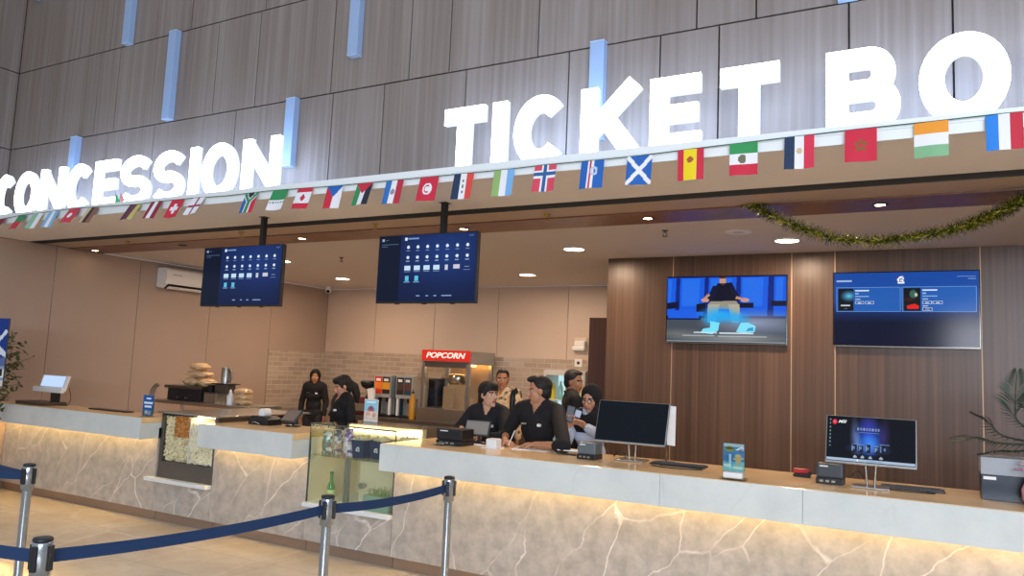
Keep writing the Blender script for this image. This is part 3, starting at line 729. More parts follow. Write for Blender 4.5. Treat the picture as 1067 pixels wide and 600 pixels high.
def hung_screen(xa, xb, y, za, zb, px, label):
    t = thing('menu_screen', label, 'screen', ((xa + xb) / 2, y, za), 'hanging menu screens')
    hs_ = MB().box(xa, xb, y, y + .045, za, zb, M_BLACK, .004).build('housing', t)
    picture('display', menu_pic, (xa + .008, y - .0015, za + .014), (1, 0, 0), (0, 0, 1), xb - xa - .016, zb - za - .022, 240, 130, SCR, hs_)
    b = MB()
    for k in (.22, .5, .78): b.box(xa + (xb - xa) * k - .02, xa + (xb - xa) * k + .02, y + .005, y + .02, za - .008, za, M_BLACK)
    b.build('bottom_clip', t)
    MB().box(px - .022, px + .022, y + .03, y + .075, za + .15, ZC, M_BLACK, .003).build('pole', t)
    MB().box(px - .035, px + .035, y + .015, y + .09, ZC - .006, ZC, M_BLACK, .003).build('ceiling_plate', t)
    MB().box(px - .15, px + .15, y + .045, y + .07, (za + zb) / 2 - .12, (za + zb) / 2 + .12, M_BLACK, .004).build('mount_bracket', t)
hung_screen(-6.17, -5.13, 4.99, 2.158, 2.727, -5.45, 'menu screen hanging on a black pole over the concession end')
hung_screen(-4.035, -3.07, 4.99, 2.182, 2.745, -3.43, 'menu screen hanging on a black pole between concession and ticket counters')

def seat_pic(U, V):
    p = Pic(U, V, (20, 26, 60)); blue = (22, 92, 225); lb = (48, 126, 240); dk = (10, 22, 70)
    p.rect(0, 1, .4, 1, (14, 40, 130))
    for a, c in ((-.02, .08), (.10, .33), (.35, .60), (.62, .86), (.89, 1.02)):
        p.poly([(a + .01, .40), (c - .01, .40), (c, .99), (a + .015, .99)], blue); p.poly([(a + .03, .55), (c - .05, .55), (c - .04, .97), (a + .03, .97)], lb, .55)
    p.rect(0, 1, 0, .36, (70, 78, 88)); p.put(np.clip(1 - np.hypot((U - .75) / .5, (V - .30) / .22), 0, 1), (150, 160, 190), .9)
    p.put(np.clip(1 - np.hypot((U - .1) / .3, (V - .12) / .1), 0, 1), (150, 150, 140), .5); p.put(np.clip(1 - np.hypot((U - .6) / .6, (V - .06) / .1), 0, 1), (190, 190, 180), .6)
    p.rect(0, .30, .34, .37, dk); p.poly([(.01, .36), (.28, .36), (.28, .50), (.02, .48)], (30, 96, 228)); p.poly([(0, .50), (.10, .52), (.10, .62), (0, .60)], (12, 20, 52)); p.poly([(.26, .46), (.34, .46), (.34, .60), (.26, .58)], (12, 16, 40)); p.poly([(.62, .52), (.74, .52), (.74, .60), (.62, .60)], (12, 16, 40)); p.rect(.88, 1, .55, .63, (16, 22, 50))
    p.poly([(.36, .62), (.44, .90), (.56, .91), (.63, .66), (.58, .56), (.40, .56)], (14, 18, 40)); p.poly([(.40, .86), (.35, .66), (.40, .64), (.46, .86)], (16, 22, 50)); p.poly([(.55, .88), (.64, .66), (.60, .64), (.54, .82)], (16, 22, 50))
    p.poly([(.455, .90), (.51, .90), (.51, 1), (.455, 1)], (196, 150, 132)); p.rect(.455, .51, .97, 1, (60, 40, 36)); p.poly([(.46, .90), (.51, .90), (.485, .86)], (70, 50, 50))
    p.ell(.335, .64, .035, .03, (204, 152, 130)); p.ell(.67, .64, .035, .03, (204, 152, 130)); p.poly([(.345, .66), (.38, .72), (.36, .74), (.32, .67)], (190, 140, 120)); p.poly([(.60, .70), (.66, .67), (.65, .64), (.59, .66)], (190, 140, 120))
    p.poly([(.38, .62), (.60, .63), (.62, .56), (.56, .50), (.48, .51), (.42, .50), (.36, .56)], (150, 144, 128)); p.poly([(.36, .58), (.46, .58), (.44, .42), (.42, .30), (.36, .30), (.355, .45)], (176, 170, 152)); p.poly([(.53, .58), (.625, .58), (.63, .45), (.62, .30), (.565, .30), (.55, .42)], (176, 170, 152))
    for u, v, a, c, s in ((.45, .42, .17, .12, .9), (.40, .34, .09, .10, .9), (.62, .36, .10, .10, .8), (.52, .38, .12, .08, .8)): p.put(np.clip(1.2 - np.hypot((U - u) / a, (V - v) / c), 0, 1), (40, 170, 245), s)
    p.poly([(.38, .32), (.44, .30), (.46, .30), (.45, .18), (.40, .12), (.30, .14), (.32, .20), (.38, .22)], (120, 225, 250)); p.poly([(.60, .16), (.64, .30), (.70, .30), (.76, .25), (.75, .16), (.66, .14)], (130, 225, 250)); p.poly([(.68, .17), (.74, .18), (.74, .23), (.70, .22)], (60, 150, 200))
    p.rect(.24, .44, .135, .155, (215, 228, 235), .8); p.rect(.46, .74, .13, .15, (225, 235, 240), .85); p.rect(.14, .42, .088, .104, (200, 210, 215), .6); p.rect(.45, .85, .082, .1, (200, 210, 215), .6)
    p.rect(0, 1, .0, .018, (140, 148, 156)); return p.c
def emblem(p, u, v, s, k, col=(240, 244, 250)):
    """stylised white chevron mark"""
    q = lambda pts: [(u + a * s, v + c * s * k) for a, c in pts]
    p.poly(q([(-.5, .1), (-.1, .5), (.5, .5), (.1, .12)]), col); p.poly(q([(-.5, .05), (-.15, .05), (-.15, -.5), (-.5, -.3)]), col); p.poly(q([(.1, .05), (.5, .28), (.5, .02), (.3, -.1)]), col); p.poly(q([(-.05, -.05), (.5, -.2), (.42, -.5), (-.05, -.3)]), col)
def show_pic(U, V):
    p = Pic(U, V, (24, 74, 160)); p.put(np.clip((.62 - V) * 3.2, 0, 1), (8, 16, 44), 1.)
    emblem(p, .48, .905, .045, 1.75); p.rect(.46, .505, .845, .865, (230, 236, 245))
    p.rect(.02, .13, .875, .9, (190, 210, 240), .85); p.rect(.86, .98, .925, .935, (190, 210, 240), .7); p.rect(.93, .98, .895, .905, (190, 210, 240), .6)
    for a, c in ((.02, .478), (.488, .985)):
        p.rect(a, c, .46, .80, (120, 170, 225)); p.rect(a + .003, c - .003, .466, .794, (32, 92, 176))
    p.rect(.03, .145, .475, .785, (10, 16, 30)); p.put(np.clip(1 - np.hypot((U - .11) / .07, (V - .68) / .09), 0, 1) * ((U > .03) & (U < .145)), (90, 200, 240), 1.); p.rect(.05, .12, .54, .555, (210, 220, 230)); p.rect(.075, .1, .50, .506, (120, 130, 140))
    p.rect(.50, .615, .475, .785, (14, 20, 22)); p.ell(.565, .70, .03, .07, (60, 110, 100), .9, .6); p.ell(.585, .69, .012, .03, (225, 215, 190), .9, .6); p.ell(.54, .63, .04, .03, (60, 24, 24), .9, .5); p.poly([(.525, .50), (.60, .50), (.605, .54), (.575, .57), (.55, .56), (.52, .54)], (226, 32, 32))
    def words(u):
        p.rect(u, u + .10, .745, .763, (225, 235, 248)); p.rect(u, u + .025, .70, .722, (170, 200, 235), .8); p.rect(u, u + .10, .665, .678, (190, 210, 240), .8); p.rect(u, u + .038, .627, .64, (210, 225, 245), .9)
        for a, c in ((0, .065), (.072, .135)): p.rect(u + a, u + c, .565, .605, (200, 220, 245)); p.rect(u + a + .004, u + c - .004, .572, .598, (28, 70, 140)); p.rect(u + a + .02, u + c - .02, .58, .59, (210, 225, 245))
    words(.155); words(.628)
    p.rect(.628, .665, .535, .547, (210, 225, 245), .9); p.rect(.628, .695, .478, .516, (200, 220, 245)); p.rect(.632, .691, .485, .509, (20, 50, 110)); p.rect(.648, .675, .492, .502, (210, 225, 245))
    return p.c
def wall_screen(xa, xb, za, zb, fn, label):
    t = thing('wall_television', label, 'television', ((xa + xb) / 2, YW - .05, za), 'screens on the walnut wall')
    hs_ = MB().box(xa, xb, YW - .055, YW - .02, za, zb, M_BLACKG, .004).build('housing', t)
    MB().box(xa + .25, xb - .25, YW - .02, YW - .001, za + .2, zb - .2, M_BLACK).build('wall_bracket', t)
    picture('display', fn, (xa + .01, YW - .0565, za + .018), (1, 0, 0), (0, 0, 1), xb - xa - .02, zb - za - .028, 320, 180, SCR, hs_)
    MB().box(xa + .002, xb - .002, YW - .058, YW - .055, za, za + .012, M_STEELD, .001).build('chin_strip', t)
wall_screen(-2.545, -1.28, 2.043, 2.768, seat_pic, 'wall television showing a person in dark shirt on blue cinema seats')
wall_screen(-.847, .403, 2.045, 2.778, show_pic, 'wall television showing a blue film schedule with two posters')

# ------------------------------------------------------------------ tinsel garland
GP = [onY(x, y, 5.82) for x, y in ((774, 206), (783, 212), (800, 222), (825, 234), (850, 243), (875, 249), (900, 251), (925, 250.5), (950, 247), (975, 243), (1000, 237), (1015, 232), (1030, 226), (1045, 219), (1060, 211), (1080, 202))]
def cat(P, n):
    out = []
    for i in range(len(P) - 1):
        a, b_, c, d = P[max(i - 1, 0)], P[i], P[i + 1], P[min(i + 2, len(P) - 1)]
        for k in range(n):
            s = k / n; out.append(.5 * ((2 * b_) + (c - a) * s + (2 * a - 5 * b_ + 4 * c - d) * s * s + (3 * b_ - a - 3 * c + d) * s ** 3))
    return out + [P[-1]]
gp = cat(GP, 10)
b = MB().tube(gp, .008, mat('tinsel_core', '#3b4418', .6), 6)
ms = [mat('tinsel_' + c, c, .2, metal=.35, vary=.2) for c in ('#9aa038', '#6b7c2a', '#f0e07a', '#556625', '#c8be50')]
for i in range(4600):
    k = random.random() * (len(gp) - 1.001); i0 = int(k); p = gp[i0].lerp(gp[i0 + 1], k - i0); d = (gp[i0 + 1] - gp[i0]).normalized()
    r = Vector((random.gauss(0, 1), random.gauss(0, 1), random.gauss(0, 1))); r -= d * r.dot(d) * .6; r.normalize()
    L_ = random.uniform(.045, .078); s = r.cross(d).normalized() * .0042; tip = p + r * L_ + d * random.uniform(-.01, .01)
    b.add([p - s, p + s, tip + s, tip - s], [[0, 1, 2, 3]], random.choice(ms))
tag(b.build('tinsel_garland', None, GP[0]), 'green and gold tinsel garland sagging below the wooden ceiling strip', 'garland')
# ------------------------------------------------------------------ queue barriers
M_BELT = mat('navy_belt', '#0e2f56', .75, vary=.05, scale=120); M_BASE = mat('barrier_steel', '#aab0b5', .2, metal=1., vary=.03)
def barrier(x, y, label, belts):
    t = thing('queue_barrier_post', label, 'barrier post', (x, y, 0), 'steel queue barrier posts with navy belts')
    MB().lathe((x, y, 0), [(.17, 0), (.17, .012), (.15, .025), (.06, .04), (.03, .05)], M_BASE, 32).build('base', t)
    MB().cyl((x, y, .045), (x, y, .86), .0245, M_BASE, 28).build('pole', t)
    MB().lathe((x, y, 0), [(.0245, .855), (.0345, .865), (.0345, .99), (.031, 1.0), (.001, 1.0)], M_BASE, 28).build('head', t)
    MB().lathe((x, y, 0), [(.033, .999), (.035, 1.0), (.034, 1.008), (.028, 1.012), (.001, 1.012)], M_BLACK, 28).build('cap', t)
    ks = MB()
    for a in range(4):
        q = a * PI / 2 + .35; c = Vector((x + .037 * math.cos(q), y + .037 * math.sin(q), .935))
        ks.box(c.x - .006, c.x + .006, c.y - .011, c.y + .011, .895, .985, M_BLACK, .002, Matrix.Rotation(q, 3, 'Z'), c)
    ks.build('belt_clip', t)
    for (tx, ty) in belts:
        A = Vector((x, y, .94)); B = Vector((tx, ty, .94)); d = (B - A).normalized(); A = A + d * .035; B = B - d * .035; n = Vector((-d.y, d.x, 0)) * .0012
        b = MB(); N = 14; vs = []
        for i in range(N + 1):
            s = i / N; p = A.lerp(B, s) - Vector((0, 0, .02 * 4 * s * (1 - s)))
            vs += [p + n + Vector((0, 0, .024)), p + n - Vector((0, 0, .024)), p - n - Vector((0, 0, .024)), p - n + Vector((0, 0, .024))]
        b.add(vs, [[4 * i + k, 4 * i + (k + 1) % 4, 4 * i + 4 + (k + 1) % 4, 4 * i + 4 + k] for i in range(N) for k in range(4)] + [[0, 1, 2, 3], [4 * N + 3, 4 * N + 2, 4 * N + 1, 4 * N]], M_BELT)
        b.build('belt', t, label='navy webbing belt')
PA, PB_, PC, PD = (-2.64, 4.09), (-2.72, 3.08), (-2.855, 1.715), (-4.705, 2.70)
barrier(*PA, 'steel barrier post nearest the counters, end of the belt queue', [])
barrier(*PB_, 'steel barrier post before the glass cabinet, in the middle of its belt line', [PA])
barrier(*PC, 'steel barrier post standing closest to the viewer, only its head in the photo', [PB_, (-4.12, 1.62)])
barrier(*PD, 'steel barrier post standing free at the concession side, belts running out of the photo', [(-6.0, 2.50), (-6.35, 3.05)])
for x, y, lab in ((-4.12, 1.62, 'steel barrier post holding the far belt end of the closest post'), (-6.0, 2.50, 'steel barrier post holding the front belt of the free standing post'), (-6.35, 3.05, 'steel barrier post holding the rear belt of the free standing post')): barrier(x, y, lab, [])

# ------------------------------------------------------------------ things on the ticket counter
ZT = 1.04
def frame_box(b, x0, x1, y0, y1, z0, z1, m, bev=.006): return b.box(x0, x1, y0, y1, z0, z1, m, bev)
# receipt printers
def printer(x, y, w, d, h, m, label, slot=True):
    t = thing('receipt_printer', label, 'printer', (x, y, ZT))
    MB().box(x - w / 2, x + w / 2, y - d / 2, y + d / 2, ZT, ZT + h * .3, M_BLACK, .004).build('base', t)
    MB().box(x - w / 2 + .002, x + w / 2 - .002, y - d / 2 + .006, y + d / 2, ZT + h * .3, ZT + h, m, .012).build('housing', t)
    b = MB()
    for k in range(3): b.box(x - w * .36 + k * w * .22, x - w * .36 + k * w * .22 + w * .13, y - d / 2 - .004, y - d / 2 + .002, ZT + h * .1, ZT + h * .2, M_STEEL)
    b.build('port', t, label='pale metal sockets along the bottom')
    MB().box(x - w * .36, x - w * .06, y - d / 2 + .004, y - d / 2 + .0065, ZT + h * .84, ZT + h * .9, M_WPLAS).build('badge', t)
    MB().box(x - w * .4, x + w * .4, y - .004, y + .004, ZT + h, ZT + h + .001, M_BLACKG).build('paper_slot', t)
    return t
printer(-2.28, 5.47, .15, .15, .124, M_SLATE, 'slate grey receipt printer beside the blank monitor')
printer(-.585, 5.48, .165, .14, .13, M_DKGREY, 'dark receipt printer beside the lit monitor')
printer(-3.50, 5.48, .25, .2, .135, M_BLACK, 'wide black printer at the cabinet end of the ticket counter')
tag(MB().box(-3.62, -3.5, 5.31, 5.37, ZT, ZT + .012, M_GREENGL, .002).box(-3.60, -3.53, 5.32, 5.36, ZT + .012, ZT + .02, M_STEEL, .001).build('card_tray', None, (-3.56, 5.34, ZT)), 'small clear card tray in front of the wide black printer', 'tray')
# till tablet seen from the back
def till(cx, cy, w, h, tilt, yaw, label, face, back, loc_z=ZT, lift=.13):
    t = thing('till_tablet', label, 'tablet', (cx, cy, loc_z))
    R = Matrix.Rotation(yaw, 3, 'Z') @ Matrix.Rotation(tilt, 3, 'X'); o = Vector((cx, cy, loc_z + lift))
    MB().box(cx - w / 2, cx + w / 2, cy - .012, cy + .012, loc_z + lift - h / 2, loc_z + lift + h / 2, back, .008, R, o).build('housing', t)
    MB().box(cx - w / 2 + .012, cx + w / 2 - .012, cy - .0135, cy - .0122, loc_z + lift - h / 2 + .012, loc_z + lift + h / 2 - .012, face, 0, R, o).build('panel', t)
    d = R @ Vector((0, .02, -.02)) + o
    MB().tube([d, d + Vector((.0, .03, -.03)), (cx, cy + .02, loc_z + .015)], .014, M_BLACK).build('stand', t)
    MB().lathe((cx, cy + .02, loc_z), [(.075, 0), (.075, .008), (.06, .016), (.001, .018)], M_BLACK, 24).build('foot', t)
    return t
till(-3.43, 5.72, .23, .14, -.45, .15, 'grey till tablet on a black stand before the staff with fringe', mat('till_grey', '#8d887e', .3), M_DKGREY)
# white block (paper roll box)
t = thing('tissue_box', 'small white rounded tissue box on the ticket counter between the two leaning staff', 'box', (-3.15, 5.52, ZT))
MB().box(-3.20, -3.10, 5.47, 5.57, ZT, ZT + .078, M_WPLAS, .016).build('case', t); MB().box(-3.225, -3.085, 5.445, 5.585, ZT, ZT + .006, M_WPLAS, .002).build('tray', t)
tag(MB().box(-3.03, -2.86, 5.58, 5.74, ZT, ZT + .004, M_PAPER, 0, Matrix.Rotation(.3, 3, 'Z'), (-2.95, 5.66, ZT)).build('paper_sheet', None, (-2.95, 5.66, ZT)), 'white paper sheet under the writing hands', 'paper')
tag(MB().box(-2.86, -2.7, 5.60, 5.70, ZT + .001, ZT + .004, M_PAPER, 0, Matrix.Rotation(-.2, 3, 'Z'), (-2.78, 5.66, ZT)).build('paper_sheet', None, (-2.78, 5.66, ZT)), 'second white paper sheet, lying toward the grey printer', 'paper')
tag(MB().box(-3.72, -3.3, 5.62, 5.66, ZT, ZT + .008, M_PAPER, .001, Matrix.Rotation(-.1, 3, 'Z'), (-3.5, 5.64, ZT)).build('paper_strip', None, (-3.5, 5.64, ZT)), 'long cream paper strip below the till tablet', 'paper')
t = thing('document_tray', 'shallow clear tray of papers between the phone holder and grey printer', 'tray', (-2.48, 5.62, ZT))
MB().box(-2.60, -2.40, 5.54, 5.70, ZT, ZT + .03, M_GREENGL, .004).build('tray', t); MB().box(-2.59, -2.41, 5.55, 5.69, ZT + .031, ZT + .037, M_PAPER).build('paper', t)
# monitors
def desk_pic(U, V):
    p = Pic(U, V, (10, 13, 22)); 
    for u, v, a, c, col, s in ((.48, .55, .20, .5, (40, 90, 220), .95), (.50, .40, .13, .25, (70, 150, 255), .9), (.32, .6, .06, .5, (150, 170, 220), .5), (.66, .6, .08, .45, (90, 60, 150), .5), (.48, .3, .28, .14, (90, 130, 210), .5), (.36, .40, .05, .3, (150, 190, 255), .5), (.48, .85, .12, .3, (80, 60, 190), .5)):
        p.put(np.clip(1 - np.hypot((U - u) / a, (V - v) / c), 0, 1) ** .8, col, s)
    p.rect(.32, .64, .665, .775, (26, 40, 96), .35)
    for k in range(8): p.rect(.352 + k * .0335, .372 + k * .0335, .705, .765, (190, 205, 240), .7); p.rect(.358 + k * .0335, .366 + k * .0335, .72, .748, (40, 60, 140), .6)
    p.rect(.37, .60, .662, .668, (190, 205, 240), .6)
    for k, (a, c, h) in enumerate(((.285, .35, .38), (.365, .425, .37), (.445, .505, .40), (.55, .60, .36), (.61, .72, .41))):
        p.poly([(a, .21), (c, .21), (c, h), (a, h)], (24, 32, 52)); p.rect(a + .006, a + .018, .24, h - .02, (150, 180, 225), .8); p.ell((a + c) / 2, .31, .012, .035, (120, 150, 200), .8); p.rect(a, c, h, h + .012, (120, 160, 220), .8)
    for u in (.33, .415, .505, .625): p.poly([(u - .025, .10), (u + .025, .10), (u, .15)], (170, 180, 190)); p.rect(u - .018, u + .018, .085, .10, (200, 205, 210), .8)
    p.rect(0, 1, 0, .055, (170, 190, 215)); p.rect(.35, .37, .005, .05, (235, 240, 245)); p.rect(.46, .64, .01, .045, (120, 150, 190), .5)
    for k in range(8): p.rect(.025, .042, .90 - k * .085, .94 - k * .085, ((160, 180, 200), (120, 190, 190), (200, 200, 190))[k % 3], .75)
    p.ell(.085, .875, .027, .06, (226, 40, 62)); p.poly([(.07, .88), (.085, .91), (.10, .88), (.085, .85)], (250, 200, 205), .5)
    return p.c
def monitor(xa, xb, y, za, zb, label, fn, roll=0., yaw=0.):
    cx = (xa + xb) / 2
    t = thing('computer_monitor', label, 'monitor', (cx, y, ZT))
    t.rotation_euler = (0, 0, yaw)
    hs_ = MB().box(xa, xb, y, y + .022, za, zb, M_STEEL, .003).build('housing', t)
    MB().box(xa + .004, xb - .004, y - .001, y, za + .012, zb - .004, M_BLACKG).build('bezel', hs_)
    if fn: picture('display', fn, (xa + .008, y - .0022, za + .016), (1, 0, 0), (0, 0, 1), xb - xa - .016, zb - za - .024, 220, 120, SCR, hs_)
    else: MB().box(xa + .008, xb - .008, y - .0022, y - .0012, za + .016, zb - .008, mat('screen_off', '#0a1018', .12, spec=.2)).build('display', hs_)
    pv = Vector((0, .011, (za + zb) / 2 - ZT)); hs_.matrix_basis = Matrix.Translation(pv) @ Matrix.Rotation(-.31, 4, 'X') @ Matrix.Translation(-pv)
    b = MB()
    for s in (-1, 1): b.tube([(cx + s * .03, y + .03, za + .06), (cx + s * .03, y + .035, za), (cx + s * .022, y + .04, ZT + .014)], .0075, M_STEEL, 10)
    b.box(cx - .05, cx + .05, y + .03, y + .055, za + .06, za + .14, M_STEEL, .003); b.build('stand', t)
    MB().box(cx - .11, cx + .11, y - .06, y + .11, ZT, ZT + .012, M_STEEL, .004).build('base', t)
    return t
m1 = monitor(-2.275, -1.715, 5.58, 1.160, 1.486, 'blank dark computer monitor with silver edge on the ticket counter', None)
m2 = monitor(-.607, -.085, 5.42, 1.176, 1.486, 'lit computer monitor showing a dark blue desktop beside the dark printer', desk_pic)
lg_ = text_mesh('logo', 'MSI', .026, glow('logo_white', '#f4f6fa', 1.), .0004, (-.513, 5.4166, 1.445), (1, 0, 0), (0, 0, 1), m2, shear=.35, bold=.0006, width=.05); lg_.parent = [c for c in m2.children if c.name.startswith('housing')][0]
t = thing('sign_board', 'white slanted card standing behind the edge of the blank monitor', 'card', (-1.72, 5.68, ZT))
b = MB(); b.add([(-1.80, 5.68, 1.18), (-1.685, 5.68, 1.17), (-1.70, 5.74, 1.46), (-1.83, 5.74, 1.47)] + [(-1.80, 5.684, 1.18), (-1.685, 5.684, 1.17), (-1.70, 5.744, 1.46), (-1.83, 5.744, 1.47)], [[0, 1, 2, 3], [7, 6, 5, 4], [0, 4, 5, 1], [1, 5, 6, 2], [2, 6, 7, 3], [3, 7, 4, 0]], M_PAPER); b.build('card', t)
MB().tube([(-1.75, 5.67, 1.2), (-1.76, 5.72, 1.1), (-1.77, 5.74, ZT + .004)], .006, M_STEEL).box(-1.83, -1.70, 5.69, 5.79, ZT, ZT + .006, M_STEEL).build('easel', t)
def keyboard(x, y, w, d, yaw, label):
    t = thing('keyboard', label, 'keyboard', (x, y, ZT)); R = Matrix.Rotation(yaw, 3, 'Z'); o = (x, y, ZT)
    MB().box(x - w / 2, x + w / 2, y - d / 2, y + d / 2, ZT, ZT + .012, M_BLACK, .003, R, o).build('body', t)
    b = MB()
    for i in range(14):
        for j in range(4): b.box(x - w / 2 + .012 + i * (w - .024) / 14, x - w / 2 + .009 + (i + 1) * (w - .024) / 14, y - d / 2 + .012 + j * (d - .024) / 4, y - d / 2 + .009 + (j + 1) * (d - .024) / 4, ZT + .0121, ZT + .017, M_DKGREY, 0, R, o)
    b.build('keys', t)
keyboard(-1.63, 5.60, .40, .13, .03, 'black keyboard behind the stand of the blank monitor')
keyboard(-.115, 5.58, .36, .13, .05, 'black keyboard behind the stand of the lit monitor')
def cable(pts, label, r=.004): tag(MB().tube(cat([Vector(p) for p in pts], 6), r, M_BLACK, 6).build('cable', None, pts[0]), label, 'cable')
cable([(-1.78, 5.43, ZT + .005), (-1.68, 5.38, ZT + .005), (-1.50, 5.40, ZT + .005), (-1.42, 5.46, ZT + .005), (-1.52, 5.50, ZT + .005), (-1.74, 5.48, ZT + .005)], 'black cable looping on the counter by the blank monitor')
cable([(-2.14, 5.62, ZT + .02), (-2.1, 5.60, ZT + .06), (-2.07, 5.66, ZT + .05), (-2.04, 5.62, ZT + .01), (-1.98, 5.68, ZT + .006)], 'tangled black cable between grey printer and blank monitor', .006)
cable([(-.46, 5.5, ZT + .06), (-.42, 5.52, ZT + .09), (-.385, 5.54, ZT + .05), (-.37, 5.56, ZT + .14), (-.35, 5.50, ZT + .16)], 'black cable hanging behind the lit monitor')
cable([(-.30, 5.44, ZT + .006), (-.16, 5.40, ZT + .006), (.0, 5.43, ZT + .006), (-.02, 5.48, ZT + .006), (-.2, 5.48, ZT + .006)], 'black cable lying on the counter by the lit monitor')
# acrylic card stand
def promo(U, V):
    p = Pic(U, V, (70, 130, 190)); p.rect(0, 1, 0, .35, (120, 190, 205)); p.put(np.clip(1 - np.hypot((U - .3) / .4, (V - .45) / .3), 0, 1), (30, 90, 160), .8)
    p.rect(.03, .97, .88, 1, (170, 195, 215)); p.ell(.3, .80, .26, .12, (150, 150, 60), .9, .5); p.ell(.3, .83, .2, .05, (70, 75, 50), .9); p.poly([(.55, .78), (.95, .95), (.97, .75)], (215, 225, 240)); p.ell(.85, .75, .12, .08, (90, 90, 150), .6)
    p.ell(.70, .55, .17, .09, (205, 180, 130), .95, .5); p.ell(.72, .42, .16, .13, (200, 170, 110), .95, .5); p.rect(.65, .69, .18, .32, (185, 165, 130)); p.rect(.77, .81, .18, .32, (185, 165, 130)); p.ell(.55, .45, .07, .04, (205, 180, 130), .9); p.ell(.9, .48, .07, .04, (205, 180, 130), .9)
    p.rect(.27, .38, .08, .62, (180, 215, 230), .9); p.ell(.2, .2, .2, .07, (220, 235, 235), .8, .5); p.ell(.7, .13, .3, .06, (225, 235, 225), .8, .5); return p.c
t = thing('acrylic_card_stand', 'clear acrylic stand with a blue and yellow card on the ticket counter edge', 'card stand', (-1.135, 5.13, ZT))
MB().box(-1.205, -1.06, 5.127, 5.13, ZT + .012, 1.275, M_GREENGL).box(-1.205, -1.06, 5.137, 5.14, ZT + .012, 1.275, M_GREENGL).build('clear_sleeve', t)
picture('printed_card', promo, (-1.2, 5.1325, ZT + .055), (1, 0, 0), (0, 0, 1), .135, .175, 36, 60, PRINT, t)
MB().box(-1.215, -1.05, 5.09, 5.19, ZT, ZT + .012, M_GREENGL, .002).box(-1.195, -1.07, 5.1, 5.18, ZT + .012, ZT + .05, M_WPLAS, .01).build('base', t)
# red stamp / stapler
t = thing('stapler', 'small red and black stapler in front of the walnut wall', 'stapler', (-.79, 5.68, ZT))
MB().box(-.845, -.735, 5.655, 5.705, ZT, ZT + .02, M_BLACK, .006).build('base', t); MB().box(-.845, -.74, 5.657, 5.703, ZT + .024, ZT + .055, mat('red_plastic', '#b3242a', .35), .01).build('arm', t); MB().cyl((-.74, 5.655, ZT + .025), (-.74, 5.705, ZT + .025), .014, M_BLACK).build('hinge', t)
# planter box with palm and flower
t = thing('planter_box', 'white and navy planter box at the open end of the ticket counter', 'planter', (.47, 5.55, ZT))
MB().box(.255, .70, 5.45, 5.68, ZT, ZT + .15, mat('navy_lacquer', '#1b2b3b', .3), .002).build('lower_box', t); MB().box(.253, .702, 5.448, 5.682, ZT + .15, ZT + .25, mat('pale_grey_lacquer', '#9ea3a8', .35), .002).build('upper_band', t); MB().box(.265, .33, 5.447, 5.4495, ZT + .12, ZT + .138, M_PAPER).build('small_label', t)
t = thing('potted_palm', 'dark green fan palm arching out of the planter box', 'plant', (.66, 5.56, ZT + .25))
G1 = mat('palm_green', '#2c3d2c', .55, vary=.2); G2 = mat('palm_dark_green', '#1f2e20', .55, vary=.2)
MB().lathe((.66, 5.56, ZT + .25), [(.07, 0), (.09, .1), (.085, .1), (.001, .09)], M_DKGREY, 20).build('pot', t)
def frond(pts, L_, n, m, droop=.3, w=.010):
    n = int(n * 1.15); L_ *= 1.1
    P = cat([Vector(p) for p in pts], 10); b = MB().tube(P, [.006 * (1 - .8 * i / (len(P) - 1)) + .001 for i in range(len(P))], m, 6)
    for i in range(n):
        s = .12 + .88 * i / (n - 1); k = s * (len(P) - 1.001); i0 = int(k); p = P[i0].lerp(P[i0 + 1], k - i0); d = (P[i0 + 1] - P[i0]).normalized()
        side = d.cross(Vector((0, 0, 1))); side = side.normalized() if side.length > .1 else Vector((1, 0, 0))
        for sg in (-1, 1):
            l = L_ * (math.sin(PI * min(1, .18 + s * .82)) * .8 + .25); dr = (side * sg * .75 + d * .75 + Vector((0, 0, .25 - droop))).normalized(); q = dr.cross(d).cross(dr).normalized() * w * .5
            mid = p + dr * l * .5 + Vector((0, 0, .01)); tip = p + dr * l - Vector((0, 0, droop * l * .4)); b.add([p, mid + q, tip, mid - q], [[0, 1, 2, 3]], m)
    return b
base = Vector((.66, 5.56, ZT + .34))
for pts, L_, n, m in (([base, onY(1045, 462, 5.5), onY(1015, 456, 5.42), onY(993, 458, 5.36)], .15, 26, G1), ([base, onY(1048, 455, 5.6), onY(1030, 440, 5.62), onY(1014, 431, 5.62)], .13, 22, G2),
                      ([base, onY(1062, 440, 5.6), onY(1058, 415, 5.62), onY(1060, 388, 5.6)], .15, 30, G1), ([base, onY(1075, 430, 5.6), onY(1082, 405, 5.7), onY(1092, 390, 5.75)], .15, 26, G2), ([base, onY(1090, 450, 5.5), onY(1115, 440, 5.4), onY(1135, 448, 5.35)], .13, 24, G1), ([base, onY(1063, 470, 5.5), onY(1040, 470, 5.45), onY(1020, 474, 5.42)], .07, 18, G2)):
    frond(pts, L_, n, m).build('frond', t)
t = thing('flower_vase', 'pink vase with pale pink flowers before the planter box', 'vase', (.50, 5.36, ZT))
PK = mat('pink_ceramic', '#d99aa8', .4); x, y = .50, 5.36
MB().lathe((x, y, ZT), [(.03, 0), (.05, .03), (.055, .09), (.03, .15), (.035, .165), (.028, .165), (.024, .15), (.001, .12)], PK, 24).build('vessel', t)
b = MB()
for i in range(9):
    a = random.random() * 6.3; r = random.uniform(.01, .055); b.tube([(x, y, ZT + .12), (x + r * math.cos(a), y + r * math.sin(a), ZT + .19 + random.random() * .05)], .002, G1, 5)
b.build('stem', t)
b = MB(); fl = [mat('petal_' + c, c, .6) for c in ('#e9cdd6', '#d98fb4', '#f2e6ea')]
